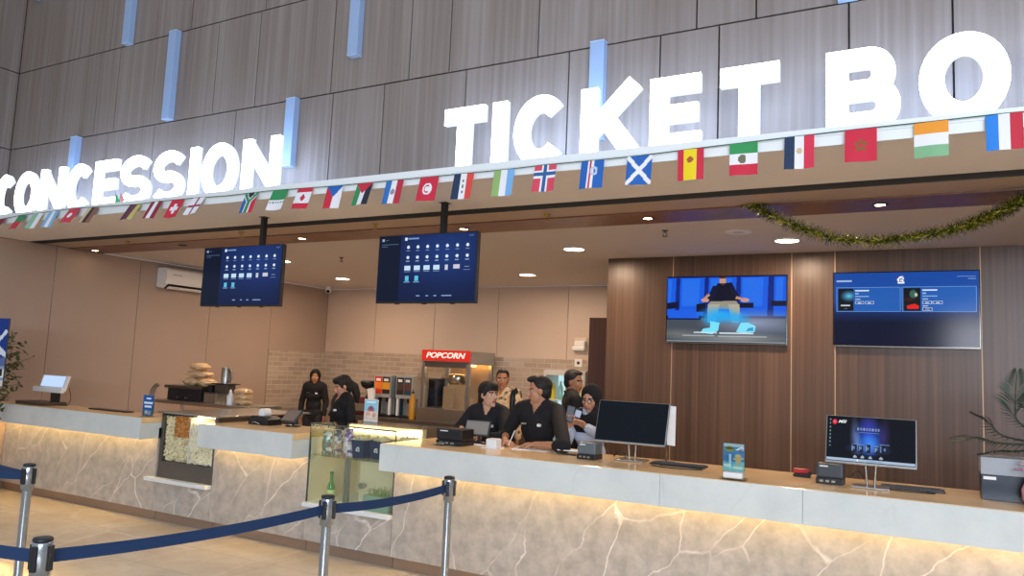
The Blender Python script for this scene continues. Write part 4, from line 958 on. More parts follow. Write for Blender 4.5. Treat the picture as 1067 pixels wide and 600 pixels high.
for i in range(12):
    a = random.random() * 6.3; r = random.uniform(.01, .065); c = Vector((x + r * math.cos(a) - .015, y + r * math.sin(a), ZT + .19 + random.random() * .07))
    for k in range(5): q = k * 1.2566; b.ell(c + Vector((math.cos(q) * .011, math.sin(q) * .011, 0)), (.011, .011, .006), fl[i % 3], sub=1)
b.build('blossom', t)

# ------------------------------------------------------------------ short counter and concession side
def roll_printer(x, y, label):
    t = thing('receipt_printer', label, 'printer', (x, y, ZT))
    b = MB(); pr = [(x - .14, ZT), (x + .13, ZT), (x + .13, ZT + .055), (x + .06, ZT + .085), (x - .09, ZT + .085), (x - .14, ZT + .06)]; b.prism(pr, y - .09, y + .09, M_BLACK); b.build('housing', t)
    MB().cyl((x - .01, y - .045, ZT + .115), (x - .01, y + .045, ZT + .115), .042, M_PAPER, 28).build('paper_roll', t)
    MB().box(x - .055, x - .015, y - .04, y + .04, ZT + .07, ZT + .10, M_PAPER, .002).build('paper_strip', t)
    MB().tube([(x - .07, y - .1, ZT + .02), (x - .02, y - .12, ZT + .03), (x + .04, y - .11, ZT + .012)], .006, M_CHROME).build('key_ring', t)
roll_printer(-5.78, 5.56, 'black receipt printer with a loose white paper roll on the short counter')
till(-5.47, 5.60, .24, .15, -.7, -.25, 'brown grey till tablet tilted up on the short counter', mat('till_brown', '#8f8074', .25), M_DKGREY, lift=.10)
# card on top of the glass cabinet
def cup_card(U, V):
    p = Pic(U, V, (150, 205, 228)); p.rect(0, 1, 0, .42, (225, 205, 190)); p.rect(.15, .85, .84, .92, (235, 245, 250)); p.ell(.5, .52, .3, .16, (178, 116, 118), .95, .4); p.ell(.5, .6, .2, .12, (120, 80, 110), .8, .5); p.poly([(.24, .42), (.76, .42), (.68, .1), (.32, .1)], (232, 214, 202)); p.ell(.3, .3, .2, .12, (210, 160, 130), .7, .5); p.ell(.75, .25, .15, .14, (190, 150, 130), .7, .5); return p.c
t = thing('table_card', 'pale blue dessert card standing on the glass cabinet', 'card', (-4.72, 5.86, 1.128))
b = MB(); b.box(-4.80, -4.635, 5.866, 5.870, 1.129, 1.34, M_PAPER); b.box(-4.80, -4.635, 5.84, 5.92, 1.1285, 1.133, M_GREENGL); b.build('holder', t)
picture('printed_card', cup_card, (-4.797, 5.8645, 1.145), (1, 0, 0), (0, 0, 1), .159, .19, 30, 40, PRINT, t)
# blue promo sign at the end of the long concession counter
def blue_sign(U, V):
    p = Pic(U, V, (36, 92, 160)); p.rect(.3, .75, .80, .88, (225, 236, 248)); p.rect(.1, .92, .58, .68, (225, 236, 248)); p.rect(.15, .85, .40, .50, (225, 236, 248)); p.rect(0, 1, 0, .28, (70, 96, 120)); p.ell(.35, .17, .14, .1, (190, 205, 215), .8); p.rect(.5, .8, .05, .25, (150, 170, 190), .7); return p.c
t = thing('counter_sign', 'small upright blue sign with white lines beside the popcorn case', 'sign', (-7.09, 5.2, ZT))
MB().box(-7.175, -7.005, 5.206, 5.212, ZT, 1.26, M_GREENGL).box(-7.175, -7.005, 5.17, 5.25, ZT, ZT + .006, M_GREENGL).build('holder', t)
picture('printed_card', blue_sign, (-7.172, 5.2045, ZT + .008), (1, 0, 0), (0, 0, 1), .164, .21, 30, 40, PRINT, t)
# ordering screen on the long concession counter
t = thing('till_screen', 'white till with a small lit screen near the end of the concession counter', 'till', (-9.0, 5.34, ZT))
R = Matrix.Rotation(-.25, 3, 'X'); o = Vector((-9.03, 5.36, 1.29)); x0, x1 = -9.28, -8.77
MB().box(x0, x1, 5.35, 5.38, 1.20, 1.385, M_WPLAS, .01, R, o).build('housing', t)
MB().box(x0 + .03, x1 - .05, 5.3475, 5.349, 1.25, 1.375, glow('till_glow', '#bcd4ff', 1.1), 0, R, o).build('display', t)
MB().box(x0 - .05, x1 + .02, 5.29, 5.33, 1.185, 1.245, M_WPLAS, .012).build('front_lip', t)
MB().box(-9.07, -8.97, 5.36, 5.42, ZT + .03, 1.25, M_BLACK, .006).build('stand', t)
MB().box(-9.42, -8.86, 5.16, 5.44, ZT, ZT + .035, mat('bronze_tray', '#4a3a2e', .4), .008).build('base', t)
cable([(-8.88, 5.46, 1.24), (-8.80, 5.44, 1.12), (-8.80, 5.40, ZT + .005), (-8.84, 5.34, ZT + .005)], 'thin black cable dropping from the white till')
tag(MB().box(-8.28, -7.62, 5.33, 5.43, ZT, ZT + .012, M_BLACK, .003).build('counter_mat', None, (-7.95, 5.38, ZT)), 'thin black mat lying on the concession counter', 'mat')
# standing banner and leafy tree at the far end
def banner_pic(U, V):
    p = Pic(U, V, (24, 60, 140)); p.rect(0, 1, 0, .42, (150, 165, 185)); p.rect(0, 1, .30, .42, (90, 110, 160)); p.poly([(.5, .55), (.95, .85), (1., .8), (.72, .62), (1, .5), (1, .42)], (225, 232, 242)); p.rect(.2, 1, .12, .26, (235, 235, 235)); p.rect(.6, .95, .14, .24, (50, 40, 40)); p.rect(0, 1, .0, .08, (220, 215, 205)); return p.c
xr = onY(10, 334, 4.5).x
t = thing('standing_banner', 'blue and white standing banner cut by the photo edge before the leafy tree', 'banner', (xr - .3, 4.5, 0))
MB().box(xr - .6, xr, 4.5, 4.512, 1.28, 1.99, M_DKGREY, .002).build('panel', t)
picture('printed_sheet', banner_pic, (xr - .597, 4.4985, 1.283), (1, 0, 0), (0, 0, 1), .594, .704, 40, 48, PRINT, t)
MB().cyl((xr - .3, 4.53, .02), (xr - .3, 4.53, 1.5), .015, M_STEEL).build('pole', t); MB().box(xr - .5, xr - .1, 4.42, 4.68, 0, .02, M_STEEL, .004).build('foot', t)
t = thing('leafy_tree', 'thin leafy tree reaching past the standing banner at the far end', 'tree', (-9.4, 4.9, 0))
LG = [mat('leaf_' + c, c, .55, vary=.2) for c in ('#4e5a34', '#3c4a2c', '#667044')]; BK = mat('bark', '#4c3a2a', .8)
MB().lathe((-9.4, 4.9, 0), [(.13, 0), (.15, .26), (.14, .26), (.12, .23), (.001, .22)], M_DKGREY, 24).build('pot', t)
MB().tube([(-9.4, 4.9, .22), (-9.42, 4.9, .8), (-9.36, 4.91, 1.3), (-9.34, 4.92, 1.9)], [.02, .016, .012, .006], BK).build('trunk', t)
b = MB(); lb = MB()
def leaf(p, d, L_, m):
    d = d.normalized(); s = d.cross(Vector((random.gauss(0, 1), random.gauss(0, 1), random.gauss(0, 1)))).normalized() * L_ * .28
    lb.add([p, p + d * L_ * .35 + s, p + d * L_ * .7 + s * .7, p + d * L_, p + d * L_ * .7 - s * .7, p + d * L_ * .35 - s], [[0, 1, 2, 3, 4, 5]], m)
tips = [(36, 371), (28, 358), (30, 368), (22, 374), (20, 380), (26, 384), (16, 346), (20, 392), (22, 400), (14, 406), (14, 364), (18, 366), (12, 378), (10, 390), (13, 354), (10, 404), (8, 412), (4, 420)]
for (px, py) in tips:
    e = onY(px, py, random.uniform(4.82, 5.0)); z0 = max(.7, min(1.85, e.z - random.uniform(.05, .25))); s0 = Vector((-9.38 + random.uniform(-.02, .03), 4.91, z0))
    b.tube([s0, s0.lerp(e, .5) + Vector((0, 0, .03)), e], [.004, .003, .0015], BK, 5)
    for k in range(9):
        q = s0.lerp(e, random.uniform(.3, 1.)); leaf(q, Vector((random.gauss(0, 1), random.gauss(0, 1), random.gauss(-.2, .8))), random.uniform(.045, .075), random.choice(LG))
for k in range(220):
    z = random.uniform(1.0, 1.85); q = Vector((-9.37 + random.gauss(0, .06), 4.9 + random.gauss(0, .05), z)); leaf(q, Vector((random.gauss(0, 1), random.gauss(0, 1), random.gauss(0, .7))), random.uniform(.035, .06), random.choice(LG))
b.build('branch', t); lb.build('foliage', t)

# ------------------------------------------------------------------ popcorn work table behind the case
t = thing('work_table', 'steel work table behind the concession counter carrying the popcorn warmer', 'table', (-8.03, 6.8, 0))
MB().box(-8.95, -7.12, 6.555, 7.1, 1.06, 1.1, M_STEEL, .004).build('tabletop', t)
for sx in (-8.9, -7.17):
    for sy in (6.6, 7.05): MB().cyl((sx, sy, 0), (sx, sy, 1.06), .02, M_STEEL).build('leg', t)
MB().box(-8.9, -7.17, 6.6, 7.05, .25, .28, M_STEEL).build('lower_shelf', t)
YT = 6.72
def atw(px, py): return onY(px, py, YT)
w0, w1 = atw(177, 420).x, atw(212, 420).x
t = thing('popcorn_warmer', 'black fronted popcorn warmer with a steel top on the work table', 'warmer', ((w0 + w1) / 2, YT, 1.1))
MB().box(w0, w1, YT - .05, YT + .3, 1.1, 1.25, M_BLACK, .006).build('body', t); MB().box(w0 - .06, w1, YT - .06, YT + .31, 1.252, 1.29, M_STEELD, .006).build('steel_top', t)
for k in (.35, .6): MB().cyl((w0 + (w1 - w0) * k, YT - .05, 1.14), (w0 + (w1 - w0) * k, YT - .075, 1.14), .012, M_STEEL, 14).build('knob', t)
BAGM = mat('clear_bag', '#dcb98a', .3, vary=.25, scale=25, spec=.6)
def bag(c, r, label, g, m=None, rot=0.):
    bm = bmesh.new(); bmesh.ops.create_icosphere(bm, subdivisions=4, radius=1); c = Vector(c); sd = random.random() * 9
    for v in bm.verts:
        p = v.co.copy(); pw = 2.6; s = (abs(p.x) ** pw + abs(p.y) ** pw + abs(p.z) ** pw) ** (-1 / pw); p = p * s
        k = 1 + .10 * math.sin(p.x * 7 + sd) * math.cos(p.z * 6 + sd) + .07 * math.sin(p.y * 11 + sd * 2) * math.cos(p.x * 13 + sd)
        edge = max(abs(p.x), abs(p.y)); zz = p.z * (1 - .55 * max(0, edge - .55) / .45)
        v.co = Vector((p.x * r[0] * k, p.y * r[1] * k, zz * r[2] * k))
    b = MB(); b.bm(bm, m or BAGM, Matrix.Rotation(rot, 3, 'Z'), None, True); b.v = [tuple(Vector(q) + c) for q in b.v]
    return tag(b.build('snack_bag', None, c), label, 'bag', g)
c0 = atw(200, 405); zb = 1.335
bag((c0.x - .12, YT + .1, 1.29 + .055), (.125, .11, .05), 'tan popcorn bag lying on the steel warmer top, lowest of the heap', 'popcorn bags on the warmer', rot=.3)
bag((c0.x + .15, YT + .1, 1.29 + .055), (.125, .11, .05), 'tan popcorn bag lying low on the warmer, beside the steel jug', 'popcorn bags on the warmer', rot=-.2)
bag((c0.x + .0, YT + .1, 1.29 + .155), (.19, .12, .045), 'wide tan popcorn bag, middle of the heap on the warmer', 'popcorn bags on the warmer', rot=.1)
bag((c0.x + .0, YT + .1, 1.29 + .25), (.15, .11, .045), 'tan popcorn bag topmost of the heap on the warmer', 'popcorn bags on the warmer', rot=-.15)
p = atw(221, 418); t = thing('steel_box', 'square steel box between the warmer and the stacked bags', 'box', (p.x, YT, 1.1))
MB().box(p.x - .10, p.x + .12, YT - .05, YT + .2, 1.1, 1.22, M_STEEL, .006).build('body', t); MB().box(p.x - .10, p.x + .13, YT - .06, YT + .21, 1.22, 1.232, M_STEELD, .003).build('lid', t)
MB().box(p.x - .10, p.x - .03, YT + .0, YT + .16, 1.233, 1.32, M_BLACK, .006).build('black_case', t)
p2 = atw(227, 408); t = thing('steel_jug', 'tall brushed steel jug standing on the square steel box', 'jug', (p2.x, YT + .1, 1.233))
MB().box(p2.x - .1, p2.x + .12, YT + .03, YT + .17, 1.233, 1.335, M_STEELD, .006).build('foot_block', t); MB().box(p2.x - .13, p2.x + .17, YT + .0, YT + .2, 1.335, 1.347, M_BLACK, .002).build('tray', t)
MB().lathe((p2.x + .01, YT + .1, 1.347), [(.062, 0), (.065, .05), (.06, .19), (.064, .2), (.057, .2), (.055, .02), (.001, .01)], M_STEEL, 28).build('vessel', t); MB().tube([(p2.x + .07, YT + .1, 1.52), (p2.x + .12, YT + .1, 1.5), (p2.x + .12, YT + .1, 1.41), (p2.x + .072, YT + .1, 1.39)], .008, M_STEEL).build('handle', t)
p3 = atw(239.5, 420); t = thing('squeeze_bottle', 'white squeeze bottle beside the small stack of tan bags', 'bottle', (p3.x, YT, 1.1))
MB().lathe((p3.x, YT, 1.1), [(.04, 0), (.043, .01), (.043, .1), (.025, .125), (.022, .13), (.001, .131)], M_WPLAS, 20).build('body', t); MB().lathe((p3.x, YT, 1.231), [(.02, 0), (.02, .02), (.006, .05), (.001, .05)], M_WPLAS, 16).build('cap', t)
p4 = atw(247.5, 420)
for k, lab in enumerate(('tan bag at the bottom of the small stack beside the white bottle', 'tan bag in the middle of the small stack beside the white bottle', 'tan bag on top of the small stack beside the white bottle')):
    bag((p4.x + random.uniform(-.01, .01), YT + .08, 1.1 + .036 + k * .066), (.115, .09, .036), lab, 'tan bags stacked beside the bottle')
p5 = onY(165, 407, YT); b = MB()
for k in range(3): b.tube([(p5.x - .05 + k * .04, YT - .1, 1.105), (p5.x - .02 + k * .04, YT - .08, 1.24), (p5.x + .04 + k * .03, YT - .06, 1.30 - k * .01)], .010, M_STEEL, 8)
tag(b.build('serving_tongs', None, (p5.x, YT - .1, 1.1)), 'steel serving tongs leaning beside the black fronted warmer', 'tongs')

# ------------------------------------------------------------------ inside the glass cabinet
YS2 = 5.40
def foil(name, c1, c2, c3):
    m, nt, bs = newmat(name); tc = nt.nodes.new('ShaderNodeTexCoord'); v = nt.nodes.new('ShaderNodeTexVoronoi'); v.inputs['Scale'].default_value = 34
    r = nt.nodes.new('ShaderNodeValToRGB'); r.color_ramp.interpolation = 'CONSTANT'; r.color_ramp.elements[0].color = lin(c1); r.color_ramp.elements[1].position = .62; r.color_ramp.elements[1].color = lin(c2); e = r.color_ramp.elements.new(.36); e.color = lin(c3)
    nt.links.new(tc.outputs['Object'], v.inputs['Vector']); nt.links.new(v.outputs['Color'], r.inputs[0]); nt.links.new(r.outputs[0], bs.inputs['Base Color']); bs.inputs['Roughness'].default_value = .22; bs.inputs['Metallic'].default_value = .05
    return m
def pouch(cx, w, h, m, z0, label, g):
    t = thing('snack_pouch', label, 'snack bag', (cx, YS2, z0), g); b = MB(); N = 12; vs = []
    for sgn in (-1, 1):
        for j in range(N + 1):
            for i in range(N + 1):
                u = i / N * 2 - 1; v = j / N; bul = (1 - u * u) * (math.sin(PI * min(1, v * 1.02)) ** .6 if 0 < v < 1 else 0) * .05 + (.028 * (1 - u * u) if v == 0 else 0)
                vs.append((cx + u * w / 2 * (1 - .06 * math.sin(v * PI)), YS2 + sgn * (bul + .0006), z0 + v * h))
    f = []
    for sgn in range(2):
        o = sgn * (N + 1) ** 2
        for j in range(N):
            for i in range(N): f.append([o + j * (N + 1) + i, o + j * (N + 1) + i + 1, o + (j + 1) * (N + 1) + i + 1, o + (j + 1) * (N + 1) + i])
    M_ = (N + 1) ** 2
    f += [[i, i + 1, M_ + i + 1, M_ + i] for i in range(N)] + [[N * (N + 1) + i, N * (N + 1) + i + 1, M_ + N * (N + 1) + i + 1, M_ + N * (N + 1) + i] for i in range(N)] + [[j * (N + 1), (j + 1) * (N + 1), M_ + (j + 1) * (N + 1), M_ + j * (N + 1)] for j in range(N)] + [[j * (N + 1) + N, (j + 1) * (N + 1) + N, M_ + (j + 1) * (N + 1) + N, M_ + j * (N + 1) + N] for j in range(N)]
    b.add(vs, f, m, True); b.build('pouch', t); MB().box(cx - w / 2, cx + w / 2, YS2 - .0016, YS2 + .0016, z0 + h - .014, z0 + h + .004, M_STEEL).build('seal', t)
pouch(-4.82, .12, .20, foil('foil_teal', '#6fa59c', '#e2e0da', '#9a8472'), .854, 'teal and silver snack pouch on the cabinet shelf, beside the cabinet post', 'snack pouches on the cabinet shelf')
pouch(-4.695, .115, .22, foil('foil_silver', '#d2d4d8', '#6a6468', '#c09a78'), .854, 'silver and dark snack pouch between two brighter pouches on the shelf', 'snack pouches on the cabinet shelf')
pouch(-4.575, .11, .24, foil('foil_pink', '#d9c3cf', '#8c6fa3', '#ece6ea'), .854, 'pale pink snack pouch beside the navy popcorn buckets', 'snack pouches on the cabinet shelf')
NAVY = mat('navy_card', '#1f2f58', .55, vary=.04)
PCM = [mat('popcorn_' + c.strip('#'), c, .7) for c in ('#f0e6c4', '#e6d6a8')]
def bucket(cx, cy, label, m, logo=True):
    t = thing('popcorn_bucket', label, 'bucket', (cx, cy, .854), 'popcorn buckets on the cabinet shelf'); z0, h, a, c = .854, .155, .056, .07
    b = MB(); vs = [Vector((cx + sx * r, cy + sy * r, z)) for r, z in ((a, z0), (c, z0 + h)) for sx, sy in ((-1, -1), (1, -1), (1, 1), (-1, 1))]
    b.add(vs, [[3, 2, 1, 0]] + [[i, (i + 1) % 4, 4 + (i + 1) % 4, 4 + i] for i in range(4)], m); b.build('tub', t)
    b = MB(); random.seed(int(abs(cx) * 100))
    for k in range(90): b.ell((cx + random.uniform(-.058, .058), cy + random.uniform(-.058, .058), z0 + h - .012 + random.random() * .045), [random.uniform(.010, .014)] * 3, PCM[k % 2], sub=1)
    b.build('popcorn_fill', t)
    if logo:
        b = MB(); s = .042; zc = z0 + h * .48
        for pts in ([(-.5, .1), (-.1, .5), (.5, .5), (.1, .12)], [(-.5, .05), (-.15, .05), (-.15, -.5), (-.5, -.3)], [(.1, .05), (.5, .28), (.5, .02), (.3, -.1)], [(-.05, -.05), (.5, -.2), (.42, -.5), (-.05, -.3)]):
            sl = (c - a) / h; b.add([(cx + u * s, cy - (a + (zc - z0 + v * s) * sl) - .001, zc + v * s) for u, v in pts], [[0, 1, 2, 3]], M_WPLAS)
        b.build('emblem', t)
bucket(-4.43, 5.42, 'navy popcorn bucket with white emblem beside the pink snack pouch', NAVY)
bucket(-4.26, 5.46, 'navy popcorn bucket with white emblem, next toward the ticket counter', NAVY)
bucket(-4.06, 5.6, 'brown popcorn tub behind the navy buckets', mat('brown_card', '#8a6a4a', .6), False)
t = thing('green_bottle', 'green glass bottle standing in the lower part of the cabinet', 'bottle', (-4.76, 5.42, .436)); GB = mat('green_bottle_glass', '#58a84a', .1, spec=.6, trans=.35)
MB().lathe((-4.76, 5.42, .436), [(.03, 0), (.033, .01), (.033, .13), (.016, .18), (.0135, .235), (.016, .24)], GB, 24).build('body', t); MB().lathe((-4.76, 5.42, .676), [(.017, 0), (.017, .022), (.001, .023)], mat('green_cap', '#3a8a3a', .4), 20).build('cap', t); MB().lathe((-4.76, 5.42, .47), [(.0336, 0), (.0336, .07)], mat('bottle_label', '#d5e8a0', .5), 24).build('label', t)
t = thing('small_planter', 'pale green glass box with sprouting leaves on the cabinet sill', 'planter', (-4.14, 5.36, .436)); b = MB()
MB().box(-4.30, -4.02, 5.305, 5.40, .437, .56, mat('pale_green_glass', '#9fb8a0', .15, spec=.6), .004).build('box', t)
for k in range(26): 
    x = random.uniform(-4.28, -4.04); b.tube([(x, 5.35, .555), (x + random.uniform(-.02, .02), 5.35 + random.uniform(-.02, .02), .60), (x + random.uniform(-.04, .04), 5.35 + random.uniform(-.03, .03), .60 + random.random() * .05)], [.003, .003, .001], mat('sprout', '#9aa860', .6), 5)
b.build('leaves', t)

# ------------------------------------------------------------------ back counter and machines
ZB = .84
t = thing('back_counter', 'dark back counter along the tiled wall under the machines', 'counter', (-7.3, 10.2, 0))
MB().box(-8.62, -5.35, 9.62, 10.72, ZB - .04, ZB, mat('dark_stone_top', '#4d433b', .25), .004).build('countertop', t); MB().box(-8.60, -5.37, 9.68, 10.70, 0, ZB - .04, mat('taupe_cabinet', '#6d5d50', .5)).build('cabinet', t)
for k in range(6): MB().box(-8.58 + k * .53, -8.09 + k * .53, 9.66, 9.68, .12, ZB - .07, mat('taupe_door', '#75655a', .5), .003).build('door', t)
# popcorn machine
px0, px1, py0, py1 = -7.0, -6.13, 9.9, 10.62
t = thing('popcorn_machine', 'big steel and glass popcorn machine with a red lettered sign', 'popcorn machine', ((px0 + px1) / 2, 10.25, ZB))
MB().box(px0 - .03, px1 + .01, py0 - .06, py1, ZB, ZB + .19, M_STEEL, .006).build('base_drawer', t)
b = MB()
for x in (px0 + .02, px1 - .03):
    for y in (py0, py1 - .05): MB().box(x - .03, x + .03, y, y + .05, ZB + .19, 1.72, M_STEEL, .004).build('corner_post', t)
MB().box(px0 + .0, px1, py1 - .02, py1, ZB + .19, 1.72, mat('warm_steel_panel', '#c8b49a', .3, metal=.6)).build('rear_panel', t)
b = MB().box(px0 - .005, px1 + .02, py0 + .01, py1, 1.72, 1.918, M_STEEL, .008); b.build('hood', t)
MB().box(px0 + .02, px1 - .02, py0 + .005, py0 + .02, 1.66, 1.745, M_STEELD).build('lintel', t)
MB().box(px0 - .0, px1 + .01, py0 - .03, py0 + .008, 1.755, 1.925, mat('sign_red', '#d0281c', .35, emit='#d0281c', estr=.35), .006).build('sign_board', t, label='red sign board')
sb_ = [c for c in t.children if c.name.startswith('sign_board')][0]
text_mesh('lettering', 'POPCORN', .115, mat('sign_white', '#f7f3ea', .4, emit='#f7f3ea', estr=.5), .003, ((px0 + px1) / 2, py0 - .033, 1.84), (1, 0, 0), (0, 0, 1), sb_, shear=.25, bold=.003, width=.72)
MB().box(px0 + .05, px1 - .06, py0 + .02, py0 + .026, ZB + .2, 1.66, M_GLASS).build('glass_door', t)
MB().box(px1 - .012, px1 - .006, py0 + .05, py1 - .05, ZB + .2, 1.71, M_GLASS).build('glass_side', t)
b = MB().lathe(((px0 + px1) / 2 + .02, 10.25, 1.40), [(.13, 0), (.16, .03), (.16, .15), (.15, .16), (.001, .17)], M_STEEL, 28); kt_ = b.build('kettle', t)
b = MB()
for s in (-.17, .17): b.tube([((px0 + px1) / 2 + .02 + s, 10.25, 1.46), ((px0 + px1) / 2 + .02 + s, 10.25, 1.70)], .014, M_STEEL)
b.tube([((px0 + px1) / 2 - .12, 10.2, 1.47), ((px0 + px1) / 2 - .2, 10.1, 1.50)], .01, M_STEELD); b.build('kettle_arm', kt_)
MB().box((px0 + px1) / 2 - .12, (px0 + px1) / 2 + .08, 10.05, 10.09, ZB + .19, 1.36, mat('warm_steel_panel', '#c8b49a', .3), .003).build('inner_panel', t)
MB().box(px0 + .1, px1 - .1, py0 + .3, py0 + .36, 1.69, 1.715, glow('machine_lamp', '#ffb765', 14.)).build('warm_lamp', t)
# juice dispensers
def disp(x0, x1, y, label, cols):
    t = thing('drink_dispenser', label, 'drink dispenser', ((x0 + x1) / 2, y, ZB), 'drink dispensers on the back counter'); G = mat('dispenser_grey', '#a7a9a6', .35, metal=.3)
    b = MB().box(x0, x1, y, y + .45, 1.14, 1.50, G, .01); hd_ = b.build('head', t)
    b = MB(); w = (x1 - x0 - .05) / 2
    for k in range(2):
        a = x0 + .02 + k * (w + .01); b.box(a, a + w, y - .004, y + .001, 1.20, 1.47, mat('panel_' + cols[k][0].strip('#'), cols[k][0], .3)); b.box(a, a + w, y - .006, y - .0045, 1.27, 1.38, mat('panel_' + cols[k][1].strip('#'), cols[k][1], .3))
        b.box(a + w * .2, a + w * .8, y - .008, y - .0065, 1.40, 1.44, M_WPLAS)
    b.build('flavour_panel', hd_)
    for k in range(2): MB().cone((x0 + (x1 - x0) * (.3 + .4 * k), y + .05, 1.14), (x0 + (x1 - x0) * (.3 + .4 * k), y + .05, 1.07), .03, .018, M_BLACK, 14).build('nozzle', hd_)
    MB().box(x0 + .01, x1 - .01, y + .2, y + .45, ZB + .03, 1.14, G, .006).build('column', t)
    for x in (x0 + .03, x1 - .03): MB().box(x - .018, x + .018, y + .02, y + .06, ZB + .03, 1.14, M_WPLAS, .003).build('leg', t)
    MB().box(x0, x1, y, y + .45, ZB, ZB + .03, M_BLACK, .004).build('drip_tray', t)
disp(-7.9, -7.56, 9.86, 'grey drink dispenser with red and orange panel', (('#c8301f', '#e07a28'), ('#2b2420', '#d8962e')))
disp(-7.46, -7.14, 9.86, 'grey drink dispenser with dark panels next to the popcorn machine', (('#2a2624', '#4a3a34'), ('#2f4450', '#5a3a34')))
tag(MB().box(-7.555, -7.465, 9.98, 10.35, ZB, 1.47, mat('teal_unit', '#24505a', .35), .01).box(-7.545, -7.475, 9.975, 9.98, 1.2, 1.42, mat('teal_face', '#3a7a86', .3)).build('chiller_column', None, (-7.51, 10.1, ZB)), 'narrow dark teal unit between the two drink dispensers', 'machine')
p = onY(432, 415, 9.9); t = thing('syrup_bottle', 'yellow syrup bottle with pump beside the popcorn machine', 'bottle', (p.x, 9.85, ZB))
MB().lathe((p.x, 9.85, ZB), [(.05, 0), (.052, .02), (.05, .28), (.02, .36), (.018, .39)], mat('yellow_syrup', '#c08a22', .25), 20).build('body', t); MB().lathe((p.x, 9.85, ZB + .39), [(.022, 0), (.022, .03), (.006, .035), (.006, .07), (.001, .07)], M_BLACK, 14).build('pump', t)
tag(MB().box(p.x - .09, p.x + .05, 10.38, 10.66, ZB, 1.47, mat('dark_blue_unit', '#1e2c44', .35), .01).box(p.x - .085, p.x + .045, 10.374, 10.38, 1.3, 1.44, M_BLACKG).build('syrup_unit', None, (p.x, 10.5, ZB)), 'dark blue machine standing behind the yellow syrup bottle', 'machine')
p = onY(378, 425, 9.9); t = thing('coffee_grinder', 'maroon coffee machine with a round black hopper at the tiled wall', 'coffee machine', (p.x, 10.0, ZB)); x = p.x
MB().box(x - .22, x + .16, 9.82, 10.2, ZB, 1.12, mat('maroon_enamel', '#5c1f24', .25), .03).build('body', t); MB().lathe((x + .02, 10., 1.12), [(.05, 0), (.035, .04), (.035, .12), (.12, .17), (.145, .23), (.14, .26), (.001, .27)], M_BLACK, 28).build('hopper', t); MB().box(x - .18, x + .1, 9.80, 9.82, .90, 1.02, M_STEEL, .004).build('front_plate', t); MB().tube([(x - .05, 9.8, 1.03), (x - .05, 9.72, 1.0), (x - .05, 9.7, .95)], .012, M_STEEL).build('spout', t)
p = onY(389, 412, 8.2); t = thing('paper_cup', 'white paper cup tilted over the dessert card', 'cup', (p.x, 9.72, ZB)); p = onY(388, 412, 9.72)
MB().cone((p.x, 9.72, ZB + .2), (p.x - .03, 9.72, p.z + .1), .05, .07, M_PAPER, 24).cone((p.x - .03, 9.72, p.z + .1), (p.x - .032, 9.72, p.z + .108), .074, .074, M_WPLAS, 24).build('cup', t); MB().cyl((p.x + .01, 9.72, ZB), (p.x + .01, 9.72, ZB + .21), .045, M_STEEL).build('holder', t)
# display fridge
fx0, fx1, fy = -5.02, -4.36, 10.2
t = thing('display_fridge', 'lit glass door drinks fridge against the tiled wall', 'fridge', ((fx0 + fx1) / 2, 10.45, 0))
FB = mat('fridge_white', '#b9b5ae', .35); b = MB().box(fx0, fx0 + .03, fy + .03, 10.7, .0, 1.70, FB).box(fx1 - .03, fx1, fy + .03, 10.7, .0, 1.70, FB).box(fx0 + .03, fx1 - .03, 10.66, 10.7, .2, 1.64, FB).box(fx0 + .03, fx1 - .03, fy + .03, 10.7, .05, .2, FB).box(fx0 + .03, fx1 - .03, fy + .03, 10.7, 1.64, 1.70, FB); b.build('cabinet', t)
b = MB().box(fx0, fx0 + .04, fy, fy + .03, .2, 1.68, FB).box(fx1 - .04, fx1, fy, fy + .03, .2, 1.68, FB).box(fx0 + .04, fx1 - .04, fy, fy + .03, 1.62, 1.68, FB).box(fx0 + .04, fx1 - .04, fy, fy + .03, .2, .24, FB); df_ = b.build('door_frame', t)
MB().box(fx0 + .04, fx1 - .04, fy + .01, fy + .016, .24, 1.62, M_GLASS).build('door_glass', df_); MB().box(fx0 + .035, fx1 - .035, 10.64, 10.655, .22, 1.62, glow('fridge_glow', '#bfe8f2', 1.1)).build('lit_back', t)
for z in (.55, .9, 1.25): MB().box(fx0 + .032, fx1 - .032, fy + .06, 10.62, z, z + .012, M_WPLAS).build('shelf', t)
random.seed(3); cnt = 0
for z, zl in ((1.262, 'top'), (.912, 'second')):
    for k in range(5):
        x = fx0 + .09 + k * .115; c = ('#d8c526', '#8fd0d8', '#d8c526', '#5aa0c8', '#d9e0a0')[k] if zl == 'top' else ('#7ab8d0', '#b8d8e0', '#4a8ab0', '#c8d8b0', '#78c0c8')[k]
        cn = ('yellow', 'aqua', 'deep yellow', 'blue', 'pale lime')[k] if zl == 'top' else ('sky blue', 'icy', 'dark blue', 'olive', 'turquoise')[k]
        m = mat('drink_' + zl + str(k), c, .25); bo = thing('drink_bottle', '%s drink bottle on the %s shelf of the lit fridge' % (cn, zl), 'bottle', (x, 10.36, z), 'drinks in the fridge')
        MB().lathe((x, 10.36, z), [(.035, 0), (.037, .01), (.036, .17), (.014, .23), (.014, .25)], m, 16).build('body', bo); MB().lathe((x, 10.36, z + .25), [(.017, 0), (.017, .02), (.001, .021)], M_WPLAS, 12).build('cap', bo)
random.seed(11)
